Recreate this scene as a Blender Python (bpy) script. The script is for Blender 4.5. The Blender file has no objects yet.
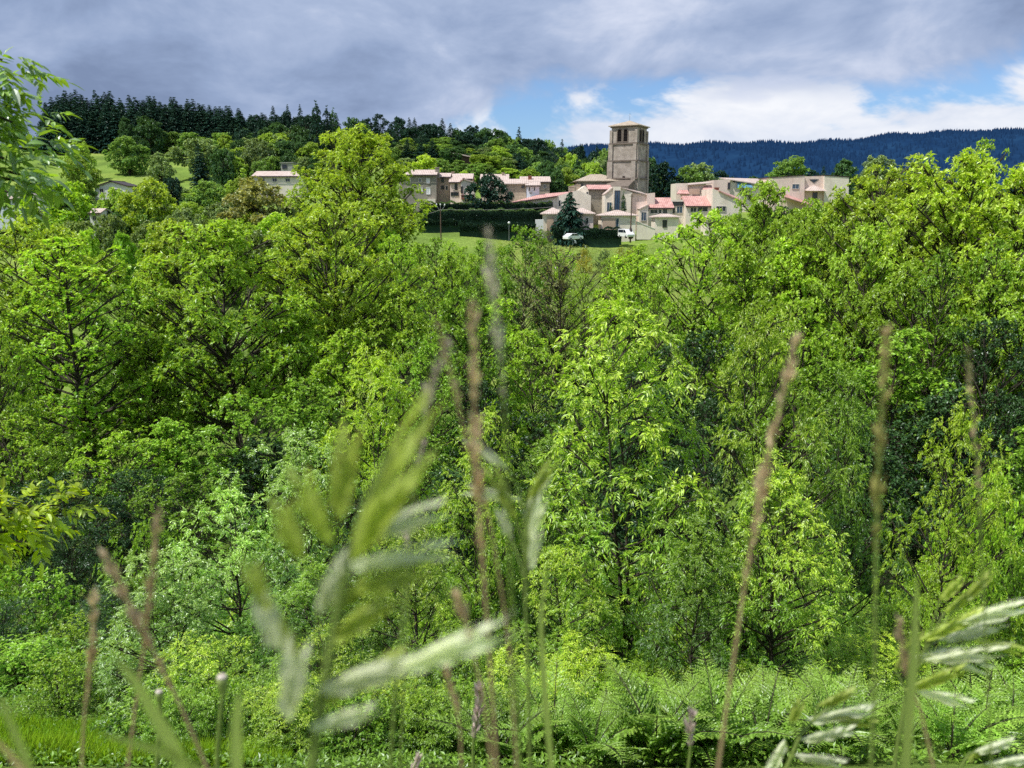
import bpy, math, random
import numpy as np
from mathutils import Vector

R = math.radians
scn = bpy.context.scene
COL = scn.collection
rnd = random.Random(11)

# ------------------------------------------------------------------ camera
F = 788.0                       # focal length in pixels of the 1024 px frame
PITCH = R(12.6)
CP, SP = math.cos(PITCH), math.sin(PITCH)

def at(px, py, D):
    """world point at depth y = D seen at a place of the photograph"""
    xc = (px - 512.0) / F
    yc = (384.0 - py) / F
    y = CP + yc * SP
    z = -SP + yc * CP
    return Vector((xc * D / y, D, z * D / y))

# ------------------------------------------------------------------ helpers
def tag(o, label=None, cat=None, group=None, kind=None):
    if label: o['label'] = label
    if cat: o['category'] = cat
    if group: o['group'] = group
    if kind: o['kind'] = kind
    return o

def empty(name, loc, rz=0.0, label=None, cat=None, group=None):
    o = bpy.data.objects.new(name, None)
    COL.objects.link(o)
    o.location = loc
    o.rotation_euler = (0, 0, rz)
    o.empty_display_size = .2
    return tag(o, label, cat, group)

def mesh_np(name, V, T=None, Q=None, mats=(), midx=None, smooth=False):
    V = np.asarray(V, dtype=np.float32).reshape(-1, 3)
    T = np.zeros((0, 3), np.int32) if T is None else np.asarray(T, np.int32).reshape(-1, 3)
    Q = np.zeros((0, 4), np.int32) if Q is None else np.asarray(Q, np.int32).reshape(-1, 4)
    me = bpy.data.meshes.new(name)
    me.vertices.add(len(V)); me.vertices.foreach_set('co', V.ravel())
    nl = T.size + Q.size
    me.loops.add(nl)
    me.loops.foreach_set('vertex_index', np.concatenate([T.ravel(), Q.ravel()]).astype(np.int32))
    npoly = len(T) + len(Q)
    me.polygons.add(npoly)
    starts = np.concatenate([np.arange(len(T)) * 3, T.size + np.arange(len(Q)) * 4]).astype(np.int32)
    me.polygons.foreach_set('loop_start', starts)
    for m in mats: me.materials.append(m)
    if midx is not None:
        me.polygons.foreach_set('material_index', np.asarray(midx, np.int32))
    me.polygons.foreach_set('use_smooth', np.full(npoly, bool(smooth)))
    me.update(calc_edges=True)
    return me

def link(name, me, parent=None, loc=(0, 0, 0)):
    o = bpy.data.objects.new(name, me)
    COL.objects.link(o)
    if parent is not None: o.parent = parent
    o.location = loc
    return o

class MB:
    """collects verts, tris and quads for one mesh"""
    def __init__(s): s.v = []; s.t = []; s.q = []; s.n = 0
    def add(s, V, T=None, Q=None):
        V = np.asarray(V, float).reshape(-1, 3)
        if T is not None and len(T): s.t.append(np.asarray(T, int).reshape(-1, 3) + s.n)
        if Q is not None and len(Q): s.q.append(np.asarray(Q, int).reshape(-1, 4) + s.n)
        s.v.append(V); s.n += len(V)
        return s
    def box(s, x0, x1, y0, y1, z0, z1):
        V = [(x0,y0,z0),(x1,y0,z0),(x1,y1,z0),(x0,y1,z0),(x0,y0,z1),(x1,y0,z1),(x1,y1,z1),(x0,y1,z1)]
        return s.add(V, None, [(0,3,2,1),(4,5,6,7),(0,1,5,4),(1,2,6,5),(2,3,7,6),(3,0,4,7)])
    def prism(s, poly, y0, y1):
        """polygon in x,z (counter clockwise seen from -y) from y0 to y1, any outline (fan by ear clipping)"""
        n = len(poly)
        V = [(x, y0, z) for x, z in poly] + [(x, y1, z) for x, z in poly]
        T = []
        from mathutils.geometry import tessellate_polygon
        for a, b, c in tessellate_polygon([[Vector((x, z, 0)) for x, z in poly]]):
            T += [(a, b, c), (c + n, b + n, a + n)]
        Q = [(i, i + n, (i + 1) % n + n, (i + 1) % n) for i in range(n)]
        return s.add(V, T, Q)
    def slab(s, a, b, c, d, th):
        """roof plate: corners a,b,c,d of its upper face, thickness th downward"""
        P = [Vector(p) for p in (a, b, c, d)]
        nrm = (P[1] - P[0]).cross(P[3] - P[0]); nrm.normalize()
        if nrm.z < 0: nrm = -nrm
        V = [tuple(p) for p in P] + [tuple(p - nrm * th) for p in P]
        return s.add(V, None, [(0,1,2,3),(7,6,5,4),(0,4,5,1),(1,5,6,2),(2,6,7,3),(3,7,4,0)])
    def tube(s, P, r, seg=6, cap=True):
        P = np.asarray(P, float); n = len(P)
        r = np.broadcast_to(np.asarray(r, float), (n,))
        t = np.gradient(P, axis=0); t /= np.linalg.norm(t, axis=1)[:, None] + 1e-9
        ref = np.array([1., 0, 0]) if abs(t[:, 2]).mean() > .7 else np.array([0, 0, 1.])
        a = np.cross(t, ref); a /= np.linalg.norm(a, axis=1)[:, None] + 1e-9
        b = np.cross(t, a)
        th = np.arange(seg) * 2 * math.pi / seg
        V = P[:, None] + r[:, None, None] * (np.cos(th)[None, :, None] * a[:, None] + np.sin(th)[None, :, None] * b[:, None])
        i = np.arange(n - 1)[:, None] * seg; j = np.arange(seg)[None]; k = (j + 1) % seg
        Q = np.stack([i + j, i + k, i + k + seg, i + j + seg], -1).reshape(-1, 4)
        T = []
        if cap and seg > 3:
            for o_ in (0, (n - 1) * seg):
                T += [(o_, o_ + m, o_ + m + 1) for m in range(1, seg - 1)]
        return s.add(V.reshape(-1, 3), T, Q)
    def arrays(s):
        V = np.concatenate(s.v) if s.v else np.zeros((0, 3))
        T = np.concatenate(s.t) if s.t else None
        Q = np.concatenate(s.q) if s.q else None
        return V, T, Q
    def mesh(s, name, mat, smooth=False):
        V, T, Q = s.arrays()
        return mesh_np(name, V, T, Q, [mat] if mat else (), None, smooth)
    def build(s, name, mat, parent=None, loc=(0, 0, 0), smooth=False):
        return link(name, s.mesh(name, mat, smooth), parent, loc)

# ------------------------------------------------------------------ materials
def nt(name):
    m = bpy.data.materials.new(name); m.use_nodes = True
    t = m.node_tree; t.nodes.clear()
    return m, t, t.nodes, t.links

def N(t, typ, **kw):
    n = t.nodes.new(typ)
    for k, v in kw.items():
        if k.startswith('i_'):
            n.inputs[int(k[2:]) if k[2:].isdigit() else k[2:]].default_value = v
        else: setattr(n, k, v)
    return n

def leaf_mat(name, col, trans=None, tf=.42, gloss=.05, rough=.38, var=.45, tint=(.30, .26, .03), hueamt=.25):
    m, t, ns, L = nt(name)
    geo = N(t, 'ShaderNodeNewGeometry'); oi = N(t, 'ShaderNodeObjectInfo')
    # value variation per leaf and per tree
    mr = N(t, 'ShaderNodeMapRange'); L.new(geo.outputs['Random Per Island'], mr.inputs[0])
    mr.inputs[3].default_value = 1 - var; mr.inputs[4].default_value = 1 + var
    mo = N(t, 'ShaderNodeMapRange'); L.new(oi.outputs['Random'], mo.inputs[0])
    mo.inputs[3].default_value = .8; mo.inputs[4].default_value = 1.18
    mul = N(t, 'ShaderNodeMath', operation='MULTIPLY'); L.new(mr.outputs[0], mul.inputs[0]); L.new(mo.outputs[0], mul.inputs[1])
    # larger patches of colour through the crown
    tc = N(t, 'ShaderNodeTexCoord')
    no = N(t, 'ShaderNodeTexNoise', i_Scale=.55, i_Detail=2.0); L.new(tc.outputs['Object'], no.inputs['Vector'])
    ra = N(t, 'ShaderNodeMapRange'); L.new(no.outputs[0], ra.inputs[0])
    ra.inputs[1].default_value = .35; ra.inputs[2].default_value = .65; ra.inputs[3].default_value = 0; ra.inputs[4].default_value = hueamt
    # young shoots, plus sunlight on the crown top painted in as paler colour
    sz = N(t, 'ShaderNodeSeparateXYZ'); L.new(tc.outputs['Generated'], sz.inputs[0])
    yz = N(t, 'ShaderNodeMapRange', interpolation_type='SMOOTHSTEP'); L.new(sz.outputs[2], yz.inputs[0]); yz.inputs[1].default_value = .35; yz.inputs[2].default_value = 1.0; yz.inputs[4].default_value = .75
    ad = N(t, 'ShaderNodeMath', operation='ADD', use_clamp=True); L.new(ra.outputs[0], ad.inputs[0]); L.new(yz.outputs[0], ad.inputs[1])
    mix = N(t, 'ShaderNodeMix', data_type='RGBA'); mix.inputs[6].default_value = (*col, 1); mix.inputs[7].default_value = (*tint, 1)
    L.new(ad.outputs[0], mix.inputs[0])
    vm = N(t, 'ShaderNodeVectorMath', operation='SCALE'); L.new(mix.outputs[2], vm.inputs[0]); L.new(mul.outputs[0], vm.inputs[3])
    df = N(t, 'ShaderNodeBsdfDiffuse'); L.new(vm.outputs[0], df.inputs[0])
    tr = N(t, 'ShaderNodeBsdfTranslucent')
    trans = trans or (min(.9, col[0] * 2.0 + .04), min(.95, col[1] * 1.75 + .03), col[2] * .8)
    tm = N(t, 'ShaderNodeVectorMath', operation='SCALE'); tm.inputs[0].default_value = trans; L.new(mul.outputs[0], tm.inputs[3]); L.new(tm.outputs[0], tr.inputs[0])
    ms = N(t, 'ShaderNodeMixShader', i_0=tf); L.new(df.outputs[0], ms.inputs[1]); L.new(tr.outputs[0], ms.inputs[2])
    gl = N(t, 'ShaderNodeBsdfGlossy', i_Roughness=rough); gl.inputs[0].default_value = (.9, .95, 1, 1)
    m2 = N(t, 'ShaderNodeMixShader', i_0=gloss); L.new(ms.outputs[0], m2.inputs[1]); L.new(gl.outputs[0], m2.inputs[2])
    out = N(t, 'ShaderNodeOutputMaterial'); L.new(m2.outputs[0], out.inputs[0])
    return m

def surf_mat(name, cols, scale=1.0, detail=6, rough=.85, bump=0.0, bscale=None, spec=.2, stretch=(1, 1, 1), lo=.3, hi=.7, extra=None):
    """principled with noise-driven ramp between colours, optional bump"""
    m, t, ns, L = nt(name)
    tc = N(t, 'ShaderNodeTexCoord'); mp = N(t, 'ShaderNodeMapping'); mp.inputs['Scale'].default_value = stretch
    L.new(tc.outputs['Object'], mp.inputs[0])
    no = N(t, 'ShaderNodeTexNoise', i_Scale=scale, i_Detail=detail, i_Roughness=.62); L.new(mp.outputs[0], no.inputs['Vector'])
    cr = N(t, 'ShaderNodeValToRGB'); L.new(no.outputs[0], cr.inputs[0])
    el = cr.color_ramp.elements
    for i, c in enumerate(cols):
        p = lo + (hi - lo) * i / max(1, len(cols) - 1)
        e = el[i] if i < 2 else el.new(p)
        e.position = p; e.color = (*c, 1)
    bs = N(t, 'ShaderNodeBsdfPrincipled', i_Roughness=rough); bs.inputs['Specular IOR Level'].default_value = spec
    src = cr.outputs[0]
    if extra: src = extra(t, L, mp, src)
    L.new(src, bs.inputs['Base Color'])
    if bump:
        b2 = N(t, 'ShaderNodeTexNoise', i_Scale=bscale or scale * 3, i_Detail=4.0); L.new(mp.outputs[0], b2.inputs['Vector'])
        bp = N(t, 'ShaderNodeBump', i_Strength=bump, i_Distance=.1); L.new(b2.outputs[0], bp.inputs['Height']); L.new(bp.outputs[0], bs.inputs['Normal'])
    out = N(t, 'ShaderNodeOutputMaterial'); L.new(bs.outputs[0], out.inputs[0])
    return m

def brick_extra(c1, c2, mortar, sc=1.0, w=.5, h=.25, fac=.75):
    def f(t, L, mp, src):
        # masonry courses running round the walls: u = x + y, v = z
        sx = N(t, 'ShaderNodeSeparateXYZ'); L.new(mp.outputs[0], sx.inputs[0])
        ad = N(t, 'ShaderNodeMath', operation='ADD'); L.new(sx.outputs[0], ad.inputs[0]); L.new(sx.outputs[1], ad.inputs[1])
        cx = N(t, 'ShaderNodeCombineXYZ'); L.new(ad.outputs[0], cx.inputs[0]); L.new(sx.outputs[2], cx.inputs[1])
        br = N(t, 'ShaderNodeTexBrick'); L.new(cx.outputs[0], br.inputs['Vector'])
        br.inputs['Color1'].default_value = (*c1, 1); br.inputs['Color2'].default_value = (*c2, 1); br.inputs['Mortar'].default_value = (*mortar, 1)
        br.inputs['Scale'].default_value = sc; br.inputs['Brick Width'].default_value = w; br.inputs['Row Height'].default_value = h
        br.inputs['Mortar Size'].default_value = .03; br.inputs['Bias'].default_value = 0
        mx = N(t, 'ShaderNodeMix', data_type='RGBA', blend_type='MULTIPLY'); mx.inputs[0].default_value = fac
        L.new(src, mx.inputs[6]); L.new(br.outputs[0], mx.inputs[7])
        return mx.outputs[2]
    return f

def tile_extra(t, L, mp, src):
    sx = N(t, 'ShaderNodeSeparateXYZ'); L.new(mp.outputs[0], sx.inputs[0])
    m1 = N(t, 'ShaderNodeMath', operation='MULTIPLY'); m1.inputs[1].default_value = 14.0; L.new(sx.outputs[0], m1.inputs[0])
    sn = N(t, 'ShaderNodeMath', operation='SINE'); L.new(m1.outputs[0], sn.inputs[0])
    mr = N(t, 'ShaderNodeMapRange'); L.new(sn.outputs[0], mr.inputs[0]); mr.inputs[1].default_value = -1; mr.inputs[3].default_value = .72; mr.inputs[4].default_value = 1.05
    vm = N(t, 'ShaderNodeVectorMath', operation='SCALE'); L.new(src, vm.inputs[0]); L.new(mr.outputs[0], vm.inputs[3])
    return vm.outputs[0]

def flat_mat(name, col, rough=.5, spec=.4, metal=0.0):
    m, t, ns, L = nt(name)
    bs = N(t, 'ShaderNodeBsdfPrincipled', i_Roughness=rough, i_Metallic=metal); bs.inputs['Specular IOR Level'].default_value = spec
    no = N(t, 'ShaderNodeTexNoise', i_Scale=6.0, i_Detail=3.0)
    mr = N(t, 'ShaderNodeMapRange'); L.new(no.outputs[0], mr.inputs[0]); mr.inputs[3].default_value = .8; mr.inputs[4].default_value = 1.2
    vm = N(t, 'ShaderNodeVectorMath', operation='SCALE'); vm.inputs[0].default_value = col; L.new(mr.outputs[0], vm.inputs[3]); L.new(vm.outputs[0], bs.inputs['Base Color'])
    out = N(t, 'ShaderNodeOutputMaterial'); L.new(bs.outputs[0], out.inputs[0])
    return m

M = {}
# foliage
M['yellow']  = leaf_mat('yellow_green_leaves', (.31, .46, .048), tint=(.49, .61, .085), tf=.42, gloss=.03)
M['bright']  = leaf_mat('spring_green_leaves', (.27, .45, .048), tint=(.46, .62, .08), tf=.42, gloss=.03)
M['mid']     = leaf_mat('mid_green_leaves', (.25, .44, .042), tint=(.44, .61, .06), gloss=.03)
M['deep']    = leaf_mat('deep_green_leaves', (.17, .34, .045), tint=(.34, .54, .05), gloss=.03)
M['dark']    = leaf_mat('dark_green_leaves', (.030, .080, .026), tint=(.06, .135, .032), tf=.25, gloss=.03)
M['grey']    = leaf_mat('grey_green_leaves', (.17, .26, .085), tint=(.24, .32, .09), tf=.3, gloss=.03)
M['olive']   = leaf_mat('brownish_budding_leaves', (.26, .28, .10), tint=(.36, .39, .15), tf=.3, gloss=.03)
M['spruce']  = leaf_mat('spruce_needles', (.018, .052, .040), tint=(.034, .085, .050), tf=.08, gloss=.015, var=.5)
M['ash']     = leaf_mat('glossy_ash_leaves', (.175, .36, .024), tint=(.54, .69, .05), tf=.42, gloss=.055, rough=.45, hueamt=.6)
M['ashlit']  = leaf_mat('bright_ash_leaves', (.30, .50, .028), tint=(.57, .72, .05), tf=.45, gloss=.05, rough=.45, hueamt=.6)  # lighter copy of the ash colour, sunlight painted in
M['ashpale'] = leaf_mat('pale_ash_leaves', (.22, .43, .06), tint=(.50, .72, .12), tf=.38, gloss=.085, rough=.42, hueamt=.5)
M['ashdeep'] = leaf_mat('shaded_ash_leaves', (.085, .21, .020), tint=(.32, .50, .03), tf=.42, gloss=.05, rough=.45)  # darker copy of the ash colour, shade painted in
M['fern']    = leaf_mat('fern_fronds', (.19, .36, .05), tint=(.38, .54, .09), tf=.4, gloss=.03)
M['broom']   = leaf_mat('yellow_broom_flowers', (.70, .50, .02), tint=(.2, .30, .03), tf=.2, hueamt=.7)
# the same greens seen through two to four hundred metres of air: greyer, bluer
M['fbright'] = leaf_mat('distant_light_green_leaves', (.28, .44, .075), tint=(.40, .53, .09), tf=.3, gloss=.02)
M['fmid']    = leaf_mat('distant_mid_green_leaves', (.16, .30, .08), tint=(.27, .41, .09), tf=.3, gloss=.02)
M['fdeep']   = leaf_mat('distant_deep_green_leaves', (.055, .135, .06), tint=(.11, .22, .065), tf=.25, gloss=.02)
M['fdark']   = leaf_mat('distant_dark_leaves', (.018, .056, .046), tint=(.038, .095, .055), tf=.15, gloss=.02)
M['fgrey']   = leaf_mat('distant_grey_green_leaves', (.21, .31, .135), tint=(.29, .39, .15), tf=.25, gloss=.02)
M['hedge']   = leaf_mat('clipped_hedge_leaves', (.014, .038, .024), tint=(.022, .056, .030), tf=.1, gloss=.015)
M['hedgetop'] = leaf_mat('paler_hedge_leaves', (.11, .20, .06), tint=(.16, .27, .07), tf=.2, gloss=.03)  # paler leaf colour used on the hedge tops
M['grassy']  = leaf_mat('meadow_grass_blades', (.22, .40, .03), tint=(.32, .46, .04), tf=.4, gloss=.03)
M['fieldy']  = leaf_mat('rough_field_grass', (.27, .33, .10), tint=(.38, .41, .17), tf=.4, gloss=.02)
M['under']   = leaf_mat('undergrowth_leaves', (.09, .20, .025), tint=(.22, .38, .04), tf=.4, gloss=.04)
M['bark']    = surf_mat('bark', [(.022, .018, .013), (.055, .045, .034), (.09, .08, .062)], scale=5, stretch=(1, 1, .25), bump=.5)
M['barkpale'] = surf_mat('lichen_bark', [(.04, .034, .026), (.10, .088, .07), (.16, .15, .12)], scale=4, stretch=(1, 1, .3), bump=.5)

# ------------------------------------------------------------------ terrain
PY = [-60, -6, 0, .8, 2.2, 5, 10, 15, 22, 30, 45, 60, 80, 100, 130, 160, 175, 190, 205]
PZ = [4, -.8, -1.05, -1.25, -2.3, -4.4, -7.7, -10.0, -12.6, -14.4, -16.8, -17.6, -17.2, -15.2, -12.0, -9.2, -7.4, -5.2, -1.2]
YL = PY[:15] + [160, 200, 230, 270, 300, 390, 430, 520, 700, 1200, 9000]
ZL = PZ[:15] + [-9.0, -4.5, -1.0, 2.5, 6, 22, 29, 37, 38, 0, -60]
YC = PY + [260, 300, 400, 500, 700, 1200, 9000]
ZC = PZ + [9, 16, 27, 31, 28, -10, -60]
YR = PY + [225, 300, 400, 600, 1200, 9000]
ZR = PZ + [1.5, 1.5, 2, -6, -40, -60]

def gz(x, y):
    x = np.asarray(x, float); y = np.asarray(y, float)
    az = x / np.maximum(y, 40.0)
    zl = np.interp(y, YL, ZL); zc = np.interp(y, YC, ZC); zr = np.interp(y, YR, ZR)
    wl = np.clip((-az - .16) / .14, 0, 1); wl = wl * wl * (3 - 2 * wl)
    wr = np.clip((az + .08) / .20, 0, 1)
    z = zl * wl + (1 - wl) * (zc * (1 - wr) + zr * wr)
    z = z + 1.6 * np.exp(-((y - 177) / 13.0) ** 2) * np.clip((.05 - az) / .03, 0, 1) * np.clip((az + .2) / .05, 0, 1)
    k = np.clip((y - 4) / 12, 0, 1) * np.clip((1500 - y) / 1000, 0, 1)
    z = z + k * (.35 * np.sin(x * .31 + 1.3) * np.cos(y * .27) + .8 * np.sin(x * .071 + .5) * np.sin(y * .053 + 2))
    return z

def g1(x, y): return float(gz(x, y))

def build_ground():
    def axis(lst):
        return np.array(sorted(set(np.round(np.concatenate(lst), 3))))
    ys = axis([np.arange(-50, 60, 1.0), np.arange(60, 520, 5.0), np.geomspace(520, 9000, 24)])
    xh = np.concatenate([np.arange(0, 50, 1.4), np.arange(50, 420, 6.0), np.geomspace(420, 9000, 22)])
    xs = axis([-xh, xh])
    X, Y = np.meshgrid(xs, ys)
    Z = gz(X, Y)
    n, m = X.shape
    i = np.arange(n - 1)[:, None] * m; j = np.arange(m - 1)[None]
    Q = np.stack([i + j, i + j + 1, i + m + j + 1, i + m + j], -1).reshape(-1, 4)
    mt, t, ns, L = nt('grassland')
    tc = N(t, 'ShaderNodeTexCoord')
    n1 = N(t, 'ShaderNodeTexNoise', i_Scale=.045, i_Detail=8.0, i_Roughness=.6); L.new(tc.outputs['Object'], n1.inputs['Vector'])
    n2 = N(t, 'ShaderNodeTexNoise', i_Scale=1.6, i_Detail=8.0, i_Roughness=.7); L.new(tc.outputs['Object'], n2.inputs['Vector'])
    c1 = N(t, 'ShaderNodeValToRGB'); L.new(n1.outputs[0], c1.inputs[0])
    e = c1.color_ramp.elements
    e[0].position = .36; e[0].color = (.13, .20, .045, 1); e[1].position = .62; e[1].color = (.27, .35, .08, 1)
    x = e.new(.5); x.color = (.20, .30, .06, 1)
    mr = N(t, 'ShaderNodeMapRange'); L.new(n2.outputs[0], mr.inputs[0]); mr.inputs[1].default_value = .3; mr.inputs[2].default_value = .7; mr.inputs[3].default_value = .6; mr.inputs[4].default_value = 1.3
    vm = N(t, 'ShaderNodeVectorMath', operation='SCALE'); L.new(c1.outputs[0], vm.inputs[0]); L.new(mr.outputs[0], vm.inputs[3])
    bs = N(t, 'ShaderNodeBsdfDiffuse'); L.new(vm.outputs[0], bs.inputs[0])
    bp = N(t, 'ShaderNodeBump', i_Strength=.8, i_Distance=.4); L.new(n2.outputs[0], bp.inputs['Height']); L.new(bp.outputs[0], bs.inputs['Normal'])
    o = N(t, 'ShaderNodeOutputMaterial'); L.new(bs.outputs[0], o.inputs[0])
    V = np.stack([X, Y, Z], -1).reshape(-1, 3)
    tag(link('ground', mesh_np('ground', V, None, Q, [mt], None, True)), kind='structure')
build_ground()

# ------------------------------------------------------------------ far mountain with its distant forest
RX = [250, 480, 560, 605, 650, 700, 750, 800, 850, 880, 930, 960, 1024, 1150, 1400]
RY = [150, 148, 147, 145, 143, 141, 142, 140, 137, 134, 131, 128, 128, 130, 140]
def mountain():
    D0 = 3000.0
    rg = np.random.default_rng(5)
    px = np.linspace(250, 1400, 260)
    x0 = (px - 512) / F * D0
    top = np.array([at(p, y, D0).z for p, y in zip(px, np.interp(px, RX, RY) + 3.2)])
    top = top + 4 * np.sin(px * .11) + 3 * np.sin(px * .043 + 1) 
    rows = np.linspace(-1.0, 1.2, 44)
    V = []
    for v in rows:
        yy = D0 + v * 1300
        h = np.where(v <= 0, 1 - (-v) ** 1.25, 1 - .55 * v * v)
        xx = x0 * (1 + .18 * v)
        gully = (np.sin(xx * .006 + 3 * np.sin(v * 3)) * 26 + np.sin(xx * .017 + v * 9) * 11) * np.clip(-v * 2.2, 0, 1)
        V.append(np.stack([xx, np.full_like(xx, yy), -60 + (top + 60) * h + gully], -1))
    V = np.array(V); n, m = V.shape[:2]
    i = np.arange(n - 1)[:, None] * m; j = np.arange(m - 1)[None]
    Q = np.stack([i + j, i + j + 1, i + m + j + 1, i + m + j], -1).reshape(-1, 4)
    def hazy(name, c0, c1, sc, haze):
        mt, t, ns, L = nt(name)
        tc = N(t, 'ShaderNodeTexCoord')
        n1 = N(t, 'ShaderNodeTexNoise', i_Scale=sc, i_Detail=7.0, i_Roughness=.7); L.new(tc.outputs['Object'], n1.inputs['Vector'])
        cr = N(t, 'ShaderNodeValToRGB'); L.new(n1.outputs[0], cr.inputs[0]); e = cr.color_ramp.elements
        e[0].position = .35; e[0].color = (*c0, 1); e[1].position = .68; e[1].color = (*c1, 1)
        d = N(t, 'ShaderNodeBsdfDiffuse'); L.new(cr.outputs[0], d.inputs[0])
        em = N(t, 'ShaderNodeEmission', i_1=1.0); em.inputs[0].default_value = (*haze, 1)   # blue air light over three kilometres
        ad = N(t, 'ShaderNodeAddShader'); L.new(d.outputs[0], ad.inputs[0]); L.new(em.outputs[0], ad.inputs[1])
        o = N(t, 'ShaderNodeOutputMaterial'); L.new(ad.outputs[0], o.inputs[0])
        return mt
    M['far'] = hazy('hazy_mountain_forest', (.004, .016, .045), (.010, .034, .075), .012, (.008, .021, .056))  # cloud shadow and haze put into the dark blue base colour
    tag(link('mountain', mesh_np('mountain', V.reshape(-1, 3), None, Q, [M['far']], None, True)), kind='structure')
    # distant forest canopy: cones over the upper slopes
    nt_ = 15000
    u = rg.random(nt_) * (m - 2); v = rg.random(nt_) ** .7 * 22
    v[:2600] = 19 + rg.random(2600) * 2.0
    ui = u.astype(int); vi = v.astype(int); uf = (u - ui)[:, None]; vf = (v - vi)[:, None]
    B = (V[vi, ui] * (1 - uf) + V[vi, ui + 1] * uf) * (1 - vf) + (V[vi + 1, ui] * (1 - uf) + V[vi + 1, ui + 1] * uf) * vf
    h = rg.uniform(8, 19, nt_); r = rg.uniform(4, 7, nt_)
    a = rg.random(nt_) * 6.28
    C = [B + np.stack([np.cos(a + k * 1.2566) * r, np.sin(a + k * 1.2566) * r, np.full(nt_, -3.)], -1) for k in range(5)]
    VV = np.stack(C + [B + np.stack([0 * h, 0 * h, h], -1)], 1).reshape(-1, 3)
    b = np.arange(nt_)[:, None] * 6
    T = np.stack([np.concatenate([b + k, b + (k + 1) % 5, b + 5], 1) for k in range(5)], 1).reshape(-1, 3)
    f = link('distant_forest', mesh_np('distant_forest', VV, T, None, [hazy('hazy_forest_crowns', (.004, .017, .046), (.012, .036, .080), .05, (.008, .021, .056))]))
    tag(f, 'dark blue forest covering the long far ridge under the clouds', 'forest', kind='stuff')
mountain()
# ------------------------------------------------------------------ foliage generators
def unit(a):
    return a / (np.linalg.norm(a, axis=-1, keepdims=True) + 1e-9)

def leaf_hex(P, D, L, W, rng, bend=.15):
    """rounder lance-shaped leaf of four triangles for boughs seen from close by"""
    n = len(P)
    L = np.broadcast_to(np.asarray(L, float), (n,))[:, None]; W = np.broadcast_to(np.asarray(W, float), (n,))[:, None]
    up = np.tile([0, 0, 1.], (n, 1)) + rng.normal(0, .35, (n, 3))
    side = unit(np.cross(D, up)); nr = np.cross(side, D); dn = np.array([0, 0, 1.]) * L * bend * rng.random((n, 1))
    a = P + D * L * .28 + nr * W * .12; b = P + D * L * .64 + nr * W * .10 - dn * .4; tip = P + D * L - dn
    m = P + D * L * .46 - dn * .2
    V = np.stack([P, a + side * W * .44, b + side * W * .40, tip, b - side * W * .40, a - side * W * .44, m], 1).reshape(-1, 3)
    q = np.arange(n)[:, None] * 7
    T = np.stack([np.concatenate([q + 6, q + i, q + (i + 1) % 6], 1) for i in range(6)], 1).reshape(-1, 3)
    return V, T

def leaf_quads(P, D, L, W, rng, bend=.15):
    """one folded leaf (two triangles sharing a midrib) per base point P along D"""
    n = len(P)
    L = np.broadcast_to(np.asarray(L, float), (n,))[:, None]; W = np.broadcast_to(np.asarray(W, float), (n,))[:, None]
    up = np.tile([0, 0, 1.], (n, 1)) + rng.normal(0, .35, (n, 3))
    side = unit(np.cross(D, up)); nr = np.cross(side, D)
    mid = P + D * L * .45 + nr * W * .12
    tip = P + D * L; tip = tip - np.array([0, 0, 1.]) * L * bend * rng.random((n, 1))
    V = np.stack([P, mid + side * W * .5, tip, mid - side * W * .5], 1).reshape(-1, 3)
    b = np.arange(n)[:, None] * 4
    T = np.stack([np.concatenate([b, b + 1, b + 2], 1), np.concatenate([b, b + 2, b + 3], 1)], 1).reshape(-1, 3)
    return V, T

def rosette(P, D, k, rng, tilt=(30, 95), droop=.25):
    """k directions spreading around each twig direction"""
    n = len(P)
    Pn = np.repeat(P, k, 0); Dn = np.repeat(D, k, 0)
    ph = rng.random(n * k) * 6.283
    ti = np.radians(rng.uniform(tilt[0], tilt[1], n * k))
    ref = np.where(abs(Dn[:, 2:3]) > .9, np.array([[1., 0, 0]]), np.array([[0, 0, 1.]]))
    a = unit(np.cross(Dn, ref)); b = np.cross(Dn, a)
    l = Dn * np.cos(ti)[:, None] + (a * np.cos(ph)[:, None] + b * np.sin(ph)[:, None]) * np.sin(ti)[:, None]
    l[:, 2] -= droop * rng.random(n * k)
    return Pn, unit(l)

def pinnate(P, D, L, rng, pairs=4, lw=.13, ll=.40, droop=.5):
    """compound ash leaf: leaflet pairs along a drooping stalk and one at the tip"""
    n = len(P); L = np.broadcast_to(np.asarray(L, float), (n,))[:, None]
    up = np.tile([0, 0, 1.], (n, 1)) + rng.normal(0, .3, (n, 3))
    side = unit(np.cross(D, up))
    BP, BD, BL, BW = [], [], [], []
    for i in range(pairs):
        s = .34 + .62 * i / pairs
        c = P + D * L * s; c[:, 2] -= (L[:, 0] * droop * s * s * .5)
        ax = D.copy(); ax[:, 2] -= droop * s; ax = unit(ax)
        for sg in (-1, 1):
            d = unit(ax * .62 + side * sg * .85 + rng.normal(0, .12, (n, 3)))
            d[:, 2] -= .12
            BP.append(c); BD.append(unit(d)); BL.append(L[:, 0] * ll * (1.0 - .12 * abs(i - 1.5))); BW.append(L[:, 0] * lw)
    c = P + D * L; c[:, 2] -= L[:, 0] * droop * .5
    ax = D.copy(); ax[:, 2] -= droop
    BP.append(P + D * L * .96 - np.array([0, 0, 1.]) * L * droop * .48); BD.append(unit(ax)); BL.append(L[:, 0] * ll * 1.05); BW.append(L[:, 0] * lw)
    return np.concatenate(BP), np.concatenate(BD), np.concatenate(BL), np.concatenate(BW)

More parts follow.
